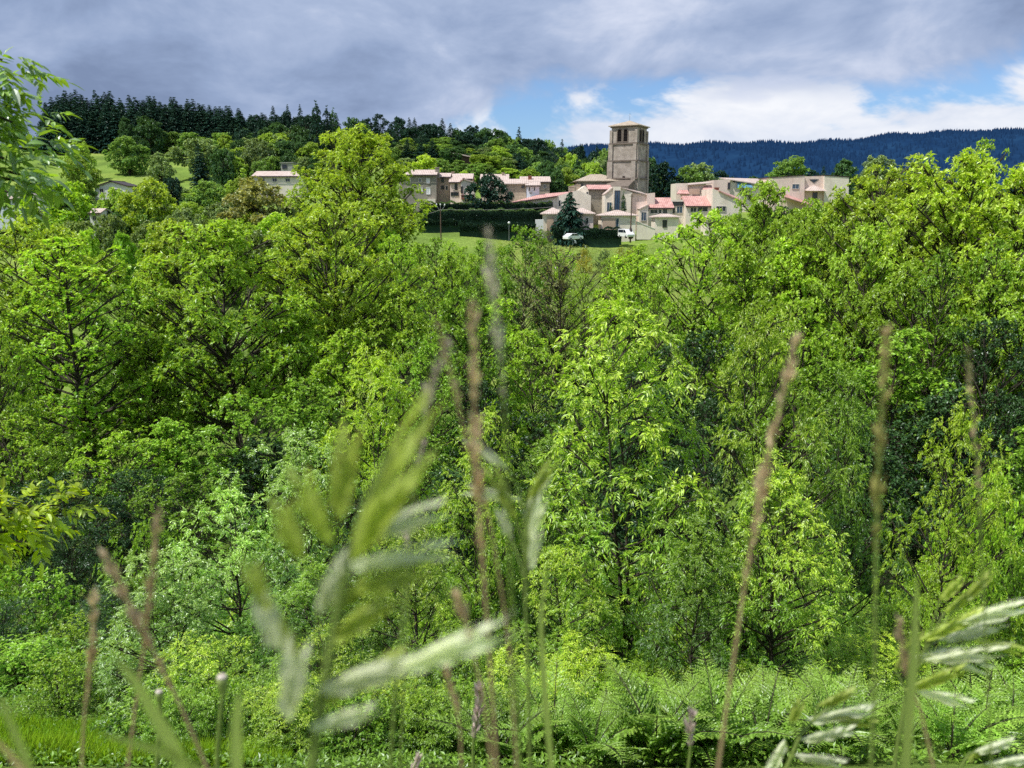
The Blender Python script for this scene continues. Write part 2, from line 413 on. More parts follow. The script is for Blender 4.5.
SHAPES = {
    'round':  lambda t: np.sqrt(np.clip(1 - (2 * t - .92) ** 2 / 1.18, .02, 1)),
    'vase':   lambda t: np.clip(np.interp(t, [0, .2, .55, .8, 1], [.25, .6, 1.0, .85, .3]), 0, 1),
    'oval':   lambda t: np.interp(t, [0, .15, .4, .7, .9, 1], [.45, .85, 1.0, .75, .42, .12]),
    'column': lambda t: np.interp(t, [0, .1, .5, .85, 1], [.5, .9, 1.0, .7, .1]),
    'bush':   lambda t: np.interp(t, [0, .3, .7, 1], [1.0, 1.0, .75, .3]),
}

def gen_tree(seed, H, Rr, cb, shape, ncl, ntf, nlf, L, W, comp=False, tr=None, crad=.30, stems=1, flat=.7,
             up=.6, trunk_mat='bark', tilt=(30, 95), droop=.25, twig=.35, wob=.03, inner=.30, pairs=4, bark=True):
    """tapered trunk(s), limbs to leaf clumps, twigs, tufts of leaves. Returns trunk MB and leaf arrays"""
    rng = np.random.default_rng(seed)
    tr = tr or .016 * H + .03
    tb = MB(); sh = SHAPES[shape]
    # trunks
    trunks = []
    for s in range(stems):
        a = rng.random() * 6.28
        lean = (0 if stems == 1 else .5 * Rr) * rng.uniform(.5, 1.0)
        zz = np.linspace(0, 1, 9)
        off = np.cumsum(rng.normal(0, wob * H / 3, (9, 2)), 0) * zz[:, None]
        P = np.stack([np.cos(a) * lean * zz ** 1.3 + off[:, 0], np.sin(a) * lean * zz ** 1.3 + off[:, 1], zz * H * .93], -1)
        P[0, 2] = -.25
        r = tr * (1.0 if stems == 1 else .6) * np.interp(zz, [0, .05, .3, 1], [1.25, 1.0, .8, .08])
        tb.tube(P, r, 8); trunks.append((P, r))
    # clumps
    i = np.arange(ncl)
    t = ((i + rng.random(ncl)) / ncl) ** .85
    phi0 = rng.random() * 6.28
    az = i * 2.39996 + rng.normal(0, .35, ncl)
    lob = 1 + .20 * np.sin(2 * az + phi0) + .13 * np.sin(3 * az + 5 * t + phi0 * 2) + rng.normal(0, .09, ncl)
    q = rng.random(ncl)
    rad = Rr * sh(t) * lob * np.where(q < inner, rng.uniform(.2, .62, ncl), rng.uniform(.72, 1.0, ncl))
    z = H * (cb + (1 - cb) * t * .97) + rng.normal(0, .025 * H, ncl)
    z = np.clip(z, H * .06, H)
    C = np.stack([np.cos(az) * rad, np.sin(az) * rad, z], -1)
    rc = Rr * crad * rng.uniform(.65, 1.3, ncl) * (1.1 - .45 * t)
    PT, DT = [], []
    for k in range(ncl):
        P, r = trunks[k % stems]
        zat = np.clip(C[k, 2] - (.35 + .5 * rng.random()) * np.hypot(*C[k, :2]) - .02 * H, H * min(cb * .8, .9) * rng.uniform(.7, 1), H * .9)
        bx = np.array([np.interp(zat, P[:, 2], P[:, m_]) for m_ in range(3)])
        br = np.interp(zat, P[:, 2], r)
        C[k, :2] += bx[:2] * .6
        c1 = bx * .5 + C[k] * .5 + rng.normal(0, .06 * Rr, 3); c1[2] -= .08 * np.linalg.norm(C[k] - bx) * rng.random()
        s = np.linspace(0, 1, 6)[:, None]
        Pb = (1 - s) ** 2 * bx + 2 * s * (1 - s) * c1 + s * s * C[k]
        if bark:
            tb.tube(Pb, np.linspace(br * .55, .006 * H * .35 + .004, 6), 5, cap=False)
        n = max(4, int(ntf * (rc[k] / (Rr * crad)) ** 1.6))
        v = unit(rng.normal(0, 1, (n, 3)) + np.array([0, 0, .35]))
        q = C[k] + v * rc[k] * (rng.random((n, 1)) ** .45) * np.array([1, 1, flat])
        out = unit(np.array([C[k, 0], C[k, 1], .3 * (C[k, 2] - H * .5)]))
        d = unit(v + np.array([0, 0, up]) + out * .5 + rng.normal(0, .2, (n, 3)))
        PT.append(q); DT.append(d)
        if bark and twig > 0:
            for e in range(0, n):
                if rng.random() < twig:
                    a0 = Pb[rng.integers(3, 6)]
                    mid_ = (a0 + q[e]) / 2 + rng.normal(0, .12 * rc[k], 3)
                    tb.tube([a0, mid_, q[e]], [.0022 * H, .0016 * H, .0008 * H], 3, cap=False)
    PT = np.concatenate(PT); DT = np.concatenate(DT)
    low = PT[:, 2] < .12
    PT[low, 2] = .12
    if comp:
        Pn, l = rosette(PT, DT, nlf, rng, tilt, droop)
        BP, BD, BL, BW = pinnate(Pn, l, L * rng.uniform(.65, 1.15, len(Pn)), rng, pairs=pairs)
        V, T = leaf_quads(BP, BD, BL, BW, rng, .25)
    else:
        Pn, l = rosette(PT, DT, nlf, rng, tilt, droop)
        V, T = leaf_quads(Pn, l, L * rng.uniform(.6, 1.15, len(Pn)), W * rng.uniform(.7, 1.2, len(Pn)), rng)
    return tb, V, T

def gen_spruce(seed, H, Rr, lev=24, per=9, cb=.06):
    rng = np.random.default_rng(seed)
    tb = MB(); tb.tube([(0, 0, -.3), (0, 0, H * .4), (0, 0, H * .97)], [H * .013, H * .009, .02], 6)
    BP, BD, BL, BW = [], [], [], []
    for i in range(lev):
        t = (i + .5) / lev
        z0 = H * (cb + (1 - cb) * t ** .95)
        for j in range(per):
            z = z0 + rng.normal(0, .012 * H)
            a = j * 6.283 / per + rng.random() * .9 + i * .4
            ln = Rr * ((1 - t) ** .85 + .035) * rng.uniform(.65, 1.15)
            dr = rng.uniform(.15, .5)
            d = np.array([math.cos(a), math.sin(a), 0.])
            for s in np.linspace(.22, 1.0, 5):
                p = np.array([0, 0, z]) + d * ln * s - np.array([0, 0, 1.]) * ln * s * s * dr + np.array([0, 0, .12 * ln * s])
                for sg in (-1, 0, 1):
                    if sg == 0 and s < .9: continue
                    q = rng.normal(0, .18, 3)
                    dd = unit(d * .8 + sg * .75 * np.array([-d[1], d[0], 0]) + np.array([0, 0, -.35]) + q)
                    BP.append(p); BD.append(dd); BL.append((.32 * ln + .25) * rng.uniform(.7, 1.2)); BW.append((.14 * ln + .14))
    V, T = leaf_quads(np.array(BP), np.array(BD), np.array(BL), np.array(BW), rng, .5)
    return tb, V, T

def gen_fern(seed, nf=8, L=1.0):
    rng = np.random.default_rng(seed)
    tb = MB(); BP, BD, BL, BW = [], [], [], []
    for f in range(nf):
        a = f * 6.283 / nf + rng.normal(0, .3); out = rng.uniform(.35, .85); ln = L * rng.uniform(.75, 1.15)
        s = np.linspace(0, 1, 14)
        h = np.array([math.cos(a), math.sin(a), 0])
        P = h[None] * (ln * out * (s ** 1.5))[:, None] + np.array([0, 0, 1.])[None] * (ln * (1.05 * s - .55 * out * s ** 2.6))[:, None]
        tb.tube(P, np.linspace(.007, .0015, 14), 4, cap=False)
        side = np.array([-h[1], h[0], 0])
        for u in np.linspace(.26, .985, 20):
            c = np.array([np.interp(u, s, P[:, k]) for k in range(3)])
            c2 = np.array([np.interp(min(1, u + .03), s, P[:, k]) for k in range(3)]) if u < .96 else c + (P[-1] - P[-2])
            ax = unit(c2 - c + 1e-6); nr = np.cross(ax, side)
            pl = ln * .27 * np.interp(u, [.2, .36, 1], [.6, 1, .06])
            for sg in (-1, 1):
                pd = unit(side * sg * .9 + ax * .42 + nr * .05 + rng.normal(0, .05, 3))
                BP.append(c); BD.append(pd); BL.append(pl); BW.append(pl * .13)
                for w in np.linspace(.12, .85, 5):
                    b = c + pd * pl * w
                    for s2 in (-1, 1):
                        BP.append(b); BD.append(unit(ax * s2 * .8 + pd * .7)); BL.append(pl * .26 * (1.08 - w * .85)); BW.append(pl * .13 * (1.1 - w * .6))
    V, T = leaf_quads(np.array(BP), np.array(BD), np.array(BL), np.array(BW), rng, .1)
    return tb, V, T

PROTO = {}
def proto(key, gen, H, Rr, merged=False, trunk_mat='bark', leafname='mid'):
    tb, V, T = gen
    H = float(np.percentile(V[:, 2], 99.7)); Rr = float(np.percentile(np.hypot(V[:, 0], V[:, 1]), 96.5))   # true reach of the leaves
    if merged:
        tv, tt, tq = tb.arrays()
        tt = np.zeros((0, 3), int) if tt is None else tt
        tq = np.zeros((0, 4), int) if tq is None else tq
        VV = np.concatenate([V, tv]); TT = np.concatenate([T, tt + len(V)]); QQ = tq + len(V)
        mid = np.concatenate([np.zeros(len(T), int), np.ones(len(tt) + len(tq), int)])
        PROTO[key] = dict(me=mesh_np(key, VV, TT, QQ, [M[leafname], M[trunk_mat]], mid), H=H, R=Rr, merged=True)
    else:
        cm = mesh_np(key + '_crown', V, T, None, [M[leafname]])
        PROTO[key] = dict(crown=cm, trunk=tb.mesh(key + '_trunk', M[trunk_mat], True), H=H, R=Rr, merged=False)

# near ash trees with compound leaves
for k in range(4):
    proto(f'ash{k}', gen_tree(20 + k, 9.0, 2.7, .16, 'oval', 58, 15, 4, .36, .1, comp=True, crad=.27, flat=.8, up=.5, tilt=(25, 95), droop=.35, stems=1 if k % 2 else 2, twig=.5, tr=.10, wob=.05), 9.0, 2.7)
# tall valley trees carrying tufts of leaves at the twig ends
proto('ash4', gen_tree(29, 9.0, 2.7, .42, 'round', 50, 15, 4, .36, .1, comp=True, crad=.27, flat=.8, up=.5, tilt=(25, 95), droop=.35, twig=.5, tr=.09, wob=.05), 9.0, 2.7)
proto('tuft0', gen_tree(31, 15, 5.2, .25, 'round', 105, 36, 9, .28, .125, crad=.20, flat=.7, up=1.0, tilt=(35, 105), wob=.05, tr=.22), 15, 5.2)
proto('tuft1', gen_tree(32, 15, 5.0, .3, 'vase', 115, 38, 9, .28, .125, crad=.21, flat=.65, up=1.0, tilt=(35, 105), wob=.06, stems=2, tr=.26), 15, 5.0)
proto('tuft2', gen_tree(33, 15, 4.6, .2, 'oval', 118, 36, 9, .27, .12, crad=.22, flat=.7, up=.9, tilt=(35, 105), tr=.2), 15, 4.6)
# finer, softer foliage
proto('soft0', gen_tree(41, 13, 4.0, .15, 'oval', 85, 34, 7, .26, .15, crad=.24, flat=.75, up=.3, tr=.16), 13, 4.0)
proto('soft1', gen_tree(42, 13, 4.4, .12, 'round', 90, 34, 7, .25, .15, crad=.22, flat=.7, up=.3, stems=2, tr=.2), 13, 4.4)
# thin tall alder with a straight trunk
proto('alder0', gen_tree(51, 17, 3.0, .22, 'column', 85, 24, 7, .22, .14, crad=.30, flat=.6, up=.1, droop=.5, wob=.015, tr=.19, inner=.3), 17, 3.0)
# nearly bare budding tree
proto('sparse0', gen_tree(61, 11, 4.2, .25, 'round', 95, 16, 4, .20, .10, crad=.22, up=.8, twig=.9, tr=.16), 11, 4.2)
# shrubs
proto('shrub0', gen_tree(71, 3.2, 2.0, .05, 'bush', 50, 20, 6, .17, .085, crad=.30, stems=4, up=.5, tr=.05, twig=.2), 3.2, 2.0)
proto('shrub1', gen_tree(72, 3.4, 1.8, .05, 'bush', 44, 13, 4, .26, .1, comp=True, crad=.30, stems=4, up=.5, tr=.05, twig=.25, pairs=3), 3.4, 1.8)
proto('shrub2', gen_tree(73, 2.6, 2.2, .03, 'bush', 60, 22, 6, .13, .075, crad=.28, stems=5, up=.3, tr=.04, twig=.2), 2.6, 2.2)
# far trees: one mesh each
for k, (shp, cb) in enumerate([('round', .12), ('oval', .1), ('round', .18), ('vase', .15)]):
    proto(f'far{k}', gen_tree(80 + k, 10, 4.6, cb, shp, 60, 34, 6, .55, .38, crad=.28, up=.5, twig=0, tr=.22), 10, 4.6, True)
proto('farbig', gen_tree(90, 21, 9.0, .16, 'round', 160, 48, 8, .44, .21, crad=.19, up=.9, twig=.2, tr=.34, wob=.04), 21, 9.0)
proto('poplar', gen_tree(91, 20, 2.3, .06, 'column', 46, 24, 6, .6, .36, crad=.5, flat=1.3, up=1.4, twig=0), 20, 2.3, True)
proto('pine', gen_tree(92, 13, 3.6, .45, 'round', 26, 26, 7, .55, .22, crad=.36, flat=.5, up=.6, twig=0), 13, 3.6, True, leafname='dark')
for k in range(3):
    proto(f'spruce{k}', gen_spruce(100 + k, 25, 4.2 + .5 * k, 26, 9), 25, 4.4 + .5 * k, True, leafname='spruce')
proto('cedar', gen_spruce(110, 11, 4.0, 20, 10, .03), 11, 4.0, leafname='spruce')
for k in range(3): proto(f'fern{k}', gen_fern(120 + k), 1.0, 1.0, True, leafname='fern', trunk_mat='bark')

def put(key, x, y, H, Rad, mat, name, label, cat, group=None, rz=None, sink=.0):
    p = PROTO[key]
    loc = (x, y, g1(x, y) - sink)
    rz = rnd.random() * 6.28 if rz is None else rz
    sc = (Rad / p['R'], Rad / p['R'], H / p['H'])
    if p['merged']:
        o = link(name, p['me'], None, loc); o.rotation_euler.z = rz; o.scale = sc
        o.material_slots[0].link = 'OBJECT'; o.material_slots[0].material = M[mat]
        return tag(o, label, cat, group)
    e = empty(name, loc, rz, label, cat, group); e.scale = sc
    c = link('crown', p['crown'], e)
    c.material_slots[0].link = 'OBJECT'; c.material_slots[0].material = M[mat]
    link('trunk', p['trunk'], e)
    return e

def tree(key, px, top, D, wpx, mat, name, label, group=None, cat='tree', rz=None, Hmin=1.0):
    """tree whose crown top stands at (px, top) of the photograph at depth D and whose crown is wpx wide"""
    q = at(px, top, D)
    H = max(Hmin, q.z - g1(q.x, D))
    s = math.hypot(D, q.x * .0) / F * 1.0
    return put(key, q.x, D, H, wpx * s / 2, mat, name, label, cat, group, rz)
# ------------------------------------------------------------------ planting: near ash saplings on the slope
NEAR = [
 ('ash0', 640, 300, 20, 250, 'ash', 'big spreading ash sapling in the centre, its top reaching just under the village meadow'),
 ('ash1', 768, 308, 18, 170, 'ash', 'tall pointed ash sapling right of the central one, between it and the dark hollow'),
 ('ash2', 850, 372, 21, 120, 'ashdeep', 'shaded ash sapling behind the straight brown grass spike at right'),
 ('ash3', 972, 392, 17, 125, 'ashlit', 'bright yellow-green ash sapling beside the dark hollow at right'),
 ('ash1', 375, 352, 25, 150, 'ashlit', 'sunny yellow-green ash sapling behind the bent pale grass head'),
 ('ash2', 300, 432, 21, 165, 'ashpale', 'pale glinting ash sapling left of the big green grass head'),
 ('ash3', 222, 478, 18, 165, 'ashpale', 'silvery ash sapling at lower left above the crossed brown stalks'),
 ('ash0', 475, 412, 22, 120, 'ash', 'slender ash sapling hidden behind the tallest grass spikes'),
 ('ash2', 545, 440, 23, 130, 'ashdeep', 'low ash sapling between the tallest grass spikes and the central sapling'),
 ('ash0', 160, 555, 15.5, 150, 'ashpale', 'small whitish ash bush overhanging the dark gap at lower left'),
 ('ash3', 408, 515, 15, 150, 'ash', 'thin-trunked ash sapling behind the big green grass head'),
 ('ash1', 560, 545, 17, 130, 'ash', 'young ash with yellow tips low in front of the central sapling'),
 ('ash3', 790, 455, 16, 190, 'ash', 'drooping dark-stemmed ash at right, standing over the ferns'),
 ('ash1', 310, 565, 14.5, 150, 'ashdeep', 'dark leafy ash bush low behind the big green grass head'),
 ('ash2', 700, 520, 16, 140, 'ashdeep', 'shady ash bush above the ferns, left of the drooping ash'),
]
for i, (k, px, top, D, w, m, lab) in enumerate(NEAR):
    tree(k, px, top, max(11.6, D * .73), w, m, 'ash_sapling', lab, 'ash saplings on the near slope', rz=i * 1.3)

# ------------------------------------------------------------------ valley trees
MIDT = [
 ('alder0', 62, 238, 42, 150, 'mid', 'alder', 'tall thin alder with a straight dark trunk at left'),
 ('tuft0', 222, 222, 46, 200, 'bright', 'tree', 'large forked tree with dark limbs left of centre'),
 ('tuft1', 328, 202, 54, 150, 'yellow', 'tree', 'yellow-green tree with a crooked bare trunk below the big hillside ash'),
 ('tuft2', 172, 222, 66, 110, 'yellow', 'tree', 'yellow tufted tree top behind the large forked tree'),
 ('tuft1', 12, 212, 60, 150, 'yellow', 'tree', 'tufted yellow-green tree under the overhanging ash branch at left'),
 ('soft0', 398, 285, 52, 100, 'bright', 'tree', 'soft light-green tree just left of the grass spikes'),
 ('soft1', 402, 236, 88, 80, 'mid', 'tree', 'mid-green tree at the foot of the lawn'),
 ('alder0', 436, 238, 80, 56, 'deep', 'alder', 'narrow dark alder below the electricity pole'),
 ('soft1', 518, 228, 74, 96, 'deep', 'tree', 'dark green tree rising in front of the meadow beside the tallest grass spike'),
 ('sparse0', 560, 248, 62, 120, 'olive', 'tree', 'thin brownish tree in bud below the meadow'),
 ('soft0', 465, 290, 46, 110, 'deep', 'tree', 'blue-green tree behind the bent pale grass head'),
 ('soft1', 690, 212, 66, 165, 'bright', 'tree', 'broad bright-green tree in front of the pink roofed blocks'),
 ('soft0', 625, 256, 60, 90, 'bright', 'tree', 'small bright tree at the right end of the meadow'),
 ('tuft2', 766, 182, 70, 92, 'bright', 'tree', 'bright tree hiding the middle of the modern blocks'),
 ('tuft1', 905, 163, 56, 170, 'yellow', 'tree', 'wide yellow-green tree with tufted twigs in front of the last block'),
 ('tuft0', 968, 152, 50, 190, 'yellow', 'tree', 'tall tufted tree at right with several dark trunks'),
 ('tuft2', 1040, 160, 46, 170, 'yellow', 'tree', 'yellow-green tree cut by the right edge'),
 ('soft0', 925, 170, 66, 120, 'bright', 'tree', 'green tree peeping out between the two tufted trees at right'),
 ('alder0', 985, 140, 66, 60, 'mid', 'tree', 'narrow green spire above the tufted trees at right'),
]
for i, (k, px, top, D, w, m, nm, lab) in enumerate(MIDT):
    tree(k, px, top, D, w, m, nm, lab, 'trees in the valley', rz=.7 + i * 1.7)

FILL = [  # second rank between and below them; the dark ones imitate shaded gaps by leaf colour
 ('soft1', 690, 330, 40, 150, 'dark'), ('soft0', 600, 345, 42, 110, 'deep'), ('soft1', 815, 300, 40, 150, 'mid'),
 ('soft0', 905, 330, 38, 150, 'deep'), ('tuft0', 930, 262, 44, 150, 'mid'), ('soft1', 1010, 320, 36, 150, 'dark'),
 ('soft0', 150, 335, 44, 100, 'mid'), ('soft1', -15, 350, 36, 100, 'deep'), ('soft1', 250, 395, 34, 150, 'deep'),
 ('soft0', 345, 330, 44, 110, 'mid'), ('soft1', 420, 345, 38, 120, 'deep'), ('soft1', 540, 330, 50, 110, 'mid'),
 ('soft0', 500, 300, 58, 90, 'mid'), ('soft1', 0, 420, 28, 150, 'mid'),
 ('soft0', 745, 250, 56, 110, 'mid'), ('soft1', 650, 270, 54, 90, 'mid'), ('soft0', 795, 238, 58, 110, 'bright'),
 ('alder0', 122, 285, 48, 60, 'deep'), ('soft1', 180, 470, 27, 130, 'deep'), ('soft0', 275, 250, 62, 90, 'mid'),
 ('soft0', 110, 255, 62, 90, 'bright'), ('soft1', 60, 470, 25, 130, 'dark'), ('soft0', 870, 420, 27, 120, 'dark'),
 ('tuft1', 1060, 250, 40, 160, 'bright'), ('soft1', 950, 480, 26, 120, 'dark'), ('soft0', 1040, 430, 24, 130, 'deep'),
 ('alder0', 945, 250, 40, 70, 'deep'), ('alder0', 1000, 240, 42, 70, 'deep'), ('soft1', -30, 300, 34, 140, 'mid'),
 ('soft0', 450, 470, 30, 110, 'dark'), ('soft1', 350, 470, 28, 110, 'dark'), ('soft0', 630, 430, 28, 130, 'dark'),
 ('soft1', 720, 400, 27, 120, 'dark'), ('soft0', 380, 262, 78, 70, 'bright'), ('soft1', 470, 255, 86, 60, 'mid'),
 ('soft1', 590, 274, 80, 60, 'bright'), ('soft0', 560, 268, 84, 50, 'mid'), ('soft1', 350, 235, 92, 60, 'bright'),
 ('soft0', 450, 252, 70, 60, 'bright'), ('tuft2', 842, 200, 62, 90, 'bright'), ('tuft1', 800, 215, 60, 90, 'bright'), ('soft0', 815, 200, 80, 70, 'bright'), ('soft1', 725, 215, 78, 70, 'bright'),
 ('soft0', 40, 265, 52, 110, 'mid'), ('soft1', 200, 300, 50, 110, 'deep'), ('soft0', 300, 300, 48, 90, 'mid'), ('tuft0', 880, 225, 50, 120, 'bright'), ('soft1', 770, 300, 46, 110, 'mid'),
 ('soft0', 660, 390, 34, 120, 'dark'), ('soft1', 560, 400, 36, 110, 'dark'), ('soft0', 830, 360, 34, 120, 'deep'), ('soft1', 115, 430, 32, 120, 'mid'), ('soft0', 300, 380, 38, 110, 'deep'), ('soft1', 490, 380, 38, 110, 'dark'),
 ('soft0', 950, 390, 33, 140, 'dark'), ('soft1', 1020, 400, 31, 130, 'dark'), ('soft0', 170, 420, 34, 110, 'deep'), ('soft1', 20, 480, 27, 120, 'dark'), ('soft0', 410, 430, 32, 110, 'deep'),
 ('soft0', 85, 375, 46, 100, 'deep'), ('soft1', 30, 400, 40, 110, 'mid'), ('soft0', 260, 440, 32, 110, 'dark'), ('soft1', 140, 470, 29, 120, 'dark'), ('soft1', 150, 380, 48, 90, 'mid'), ('soft0', 210, 350, 60, 80, 'deep'), ('soft0', 418, 243, 104, 40, 'bright'), ('soft1', 458, 247, 100, 40, 'mid'), ('soft0', 482, 240, 108, 36, 'deep'), ('soft1', 612, 258, 100, 36, 'bright'), ('soft0', 640, 244, 112, 44, 'bright')]
for i, (k, px, top, D, w, m) in enumerate(FILL):
    nm = {'mid': 'mid-green', 'deep': 'deep green', 'dark': 'shade-darkened green', 'bright': 'bright green'}[m]
    tree(k, px, top, D, w, m, 'tree', f'{nm} filler tree packed among taller trees on the valley floor'.replace('filler ', ''),
         f'{nm} trees crowded on the valley floor', rz=i * 2.1)

# shrubs of the understory
SH = [(-10, 600, 20), (35, 565, 22), (70, 620, 19), (110, 590, 21), (20, 650, 17), (110, 668, 16), (190, 640, 17), (250, 600, 19), (330, 620, 17),
      (440, 600, 18), (500, 560, 20), (480, 650, 15), (590, 640, 16), (660, 650, 16), (740, 620, 19), (835, 600, 19), (890, 600, 20), (930, 560, 22),
      (360, 560, 22), (520, 500, 25), (150, 520, 24), (600, 560, 22), (255, 520, 24), (680, 560, 23), (60, 520, 26), (820, 540, 24), (-30, 520, 24),
      (420, 540, 26), (760, 540, 26), (560, 690, 13.5), (300, 680, 14), (230, 690, 14), (400, 690, 13.5), (490, 710, 13), (340, 700, 12), (440, 700, 11.8), (520, 715, 11.6), (250, 715, 12), (390, 735, 11), (300, 740, 11), (480, 740, 11), (200, 700, 13.5), (160, 690, 15), (560, 735, 11), (600, 700, 13), (690, 690, 13.6), (740, 700, 13), (860, 690, 13.6), (655, 705, 12.4), (830, 700, 12.6), (220, 715, 10.6), (280, 720, 10.5), (350, 730, 10.4), (420, 730, 10.4), (500, 725, 10.5), (550, 695, 12), (590, 710, 11.6), (760, 685, 13), (140, 715, 11.5), (60, 705, 14), (180, 735, 10.4), (20, 690, 16.5), (620, 680, 14.5)]
for i, (px, top, D) in enumerate(SH):
    k = ['shrub1', 'shrub0', 'shrub2'][i % 3]; m = ['deep', 'mid', 'ashdeep', 'ash'][i % 4] if px > 120 else ['dark', 'deep', 'mid'][i % 3]
    tree(k, px, top, max(8.8, D * .84), 125, m, 'shrub', 'leafy green shrub filling the ground under the saplings', 'shrubs under the saplings', 'shrub', rz=i * 1.9)
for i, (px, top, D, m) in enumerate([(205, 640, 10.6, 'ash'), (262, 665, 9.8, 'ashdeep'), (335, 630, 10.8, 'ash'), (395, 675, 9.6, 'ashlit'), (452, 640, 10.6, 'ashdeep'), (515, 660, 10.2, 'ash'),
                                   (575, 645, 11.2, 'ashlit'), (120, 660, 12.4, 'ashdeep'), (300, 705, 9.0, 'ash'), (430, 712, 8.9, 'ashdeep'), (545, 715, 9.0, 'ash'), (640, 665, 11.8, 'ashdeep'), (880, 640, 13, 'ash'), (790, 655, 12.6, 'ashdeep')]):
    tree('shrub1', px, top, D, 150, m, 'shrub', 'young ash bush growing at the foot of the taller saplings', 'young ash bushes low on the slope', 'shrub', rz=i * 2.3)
BR = [(1000, 470, 15.5, 'mid'), (1035, 540, 13.5, 'deep'), (960, 590, 15, 'bright'), (1010, 620, 13, 'mid'), (905, 610, 16, 'mid'), (985, 665, 12.4, 'deep'), (940, 640, 14, 'bright'), (1045, 660, 12, 'mid')]
for i, (px, top, D, m) in enumerate(BR):
    tree('shrub2', px, top, D, 120, m, 'bramble_bush', 'dense small-leaved bush at the lower right edge beside the ferns', 'bushes at the lower right', 'bush', rz=i * 1.1)

# ferns in front
fg = random.Random(4)
nfern = 0
while nfern < 56:
    D = fg.uniform(7.9, 10.3); px = fg.uniform(500, 1050)
    if px < 560 and D > 11.5: continue
    x = (px - 512) / F * D * 1.12
    s = fg.uniform(.5, 1.15)
    put(f'fern{nfern % 3}', x, D, s * fg.uniform(.8, 1.1), s * .8, 'fern', 'fern', 'light green fern with arching fronds in the bank at the bottom right', 'ferns on the bank', 'fern', sink=.02)
    nfern += 1

# undergrowth and meadow grass: nobody could count these
def scatter(name, n, xr, yr, size, hmax, mat, label, seed, keep=None, blade=False):
    rng = np.random.default_rng(seed)
    y = rng.uniform(*yr, n); x = rng.uniform(*xr, n) * (y / yr[1])
    if keep is not None:
        k = keep(x, y, rng); x = x[k]; y = y[k]
    n = len(x)
    hm = hmax * (.35 + .65 * (np.sin(x * 1.7 + 2 * np.sin(y)) * np.sin(y * 1.3 + x) * .5 + .5))
    z = gz(x, y)
    P = np.stack([x, y, z], -1)
    if blade:
        D = unit(np.stack([rng.normal(0, .35, n), rng.normal(0, .35, n), np.ones(n)], -1))
        V, T = leaf_quads(P, D, hm * rng.uniform(.6, 1.2, n), size, rng, .35)
    else:
        P[:, 2] += hm * rng.random(n) ** .7
        D = unit(rng.normal(0, 1, (n, 3)) + np.array([0, 0, .35]))
        V, T = leaf_quads(P, D, size * 2.2 * rng.uniform(.6, 1.2, n), size, rng)
    return tag(link(name, mesh_np(name, V, T, None, [M[mat]])), label, name.replace('_', ' '), kind='stuff')

scatter('undergrowth', 90000, (-22, 22), (7.5, 27), .034, .26, 'under', 'low green undergrowth covering the near slope below the saplings', 1)
scatter('meadow_grass', 30000, (-9.5, -3.6), (7.9, 11.0), .018, .40, 'grassy', 'sunlit grass at the lower left corner', 2, blade=True)
scatter('field_grass', 60000, (-45, 48), (96, 172), .09, .55, 'fieldy', 'rough meadow grass on the slope below the village', 3, blade=True,
        keep=lambda x, y, r: (x > -36) & ((x > -4) | (y < 140)))

# ------------------------------------------------------------------ meadow bushes below the village
for i, (px, top, D, w, m, lab) in enumerate([
    (541, 227, 150, 42, 'grey', 'rounded pale green bush at the left end of the meadow, left of the white car'),
    (452, 239, 140, 30, 'bright', 'light green bush on the lawn right of the electricity pole'),
    (628, 246, 135, 34, 'broom', 'broom bush with yellow flowers at the right of the meadow'),
    (584, 245, 140, 22, 'broom', 'yellow flowered broom bush in the middle of the meadow'),
    (604, 249, 138, 18, 'dark', 'small dark bush in the meadow grass between the broom bushes'),
    (560, 249, 135, 40, 'mid', 'green bush at the lower edge of the meadow'),
    (498, 244, 125, 40, 'mid', 'green bush under the lower hedge')]):
    tree('shrub0', px, top, D, w, m, 'bush', lab, None, 'bush', rz=i, Hmin=1.2)

# ------------------------------------------------------------------ trees of the village and hillside that can be told apart
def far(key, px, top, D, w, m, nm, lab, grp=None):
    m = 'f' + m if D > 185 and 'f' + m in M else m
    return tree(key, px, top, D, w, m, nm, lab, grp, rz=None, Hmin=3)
tree('farbig', 354, 130, 122, 156, 'yellow', 'ash_tree', 'very big yellow-green ash standing alone above the valley, left of the grey house')
far('far0', 488, 174, 192, 44, 'dark', 'round_tree', 'dark round tree between the cream houses left of the white house')
tree('cedar', 570, 192, 177, 37, 'spruce', 'conifer', 'dark blue-green conifer in front of the small pavilions')
far('poplar', 611.5, 204, 184, 6, 'dark', 'cypress', 'slim dark cypress left against the tall cream block')
far('poplar', 624, 192, 184, 6, 'dark', 'cypress', 'taller slim cypress beside the tall cream block window')
far('far1', 664, 163, 238, 40, 'dark', 'tree', 'dark dense tree just right of the church tower')
far('far0', 690, 166, 244, 30, 'mid', 'tree', 'green tree right of the dark tree by the church tower')
far('far2', 702, 163, 262, 34, 'grey', 'tree', 'grey-green tree top behind the balcony block')
far('far3', 648, 158, 290, 26, 'deep', 'tree', 'small tree seen right behind the church tower edge')
far('far0', 792, 157, 250, 46, 'mid', 'tree', 'rounded tree standing behind the flat roofed block at right')
far('far1', 846, 160, 255, 34, 'deep', 'tree', 'green tree behind the far right end of the flat block')
far('spruce1', 824, 166, 262, 16, 'spruce', 'conifer', 'small dark conifer between two trees behind the flat block')
far('far2', 880, 156, 270, 40, 'grey', 'tree', 'greyish tree far behind the wide tufted tree')
far('far0', 566, 168, 222, 28, 'bright', 'tree', 'green tree left of the church nave roof')
far('far1', 558, 171, 216, 24, 'deep', 'tree', 'darker tree beside the stone house left of the nave')
far('far0', 545, 161, 262, 26, 'deep', 'tree', 'dark dome-shaped tree above the stone house')
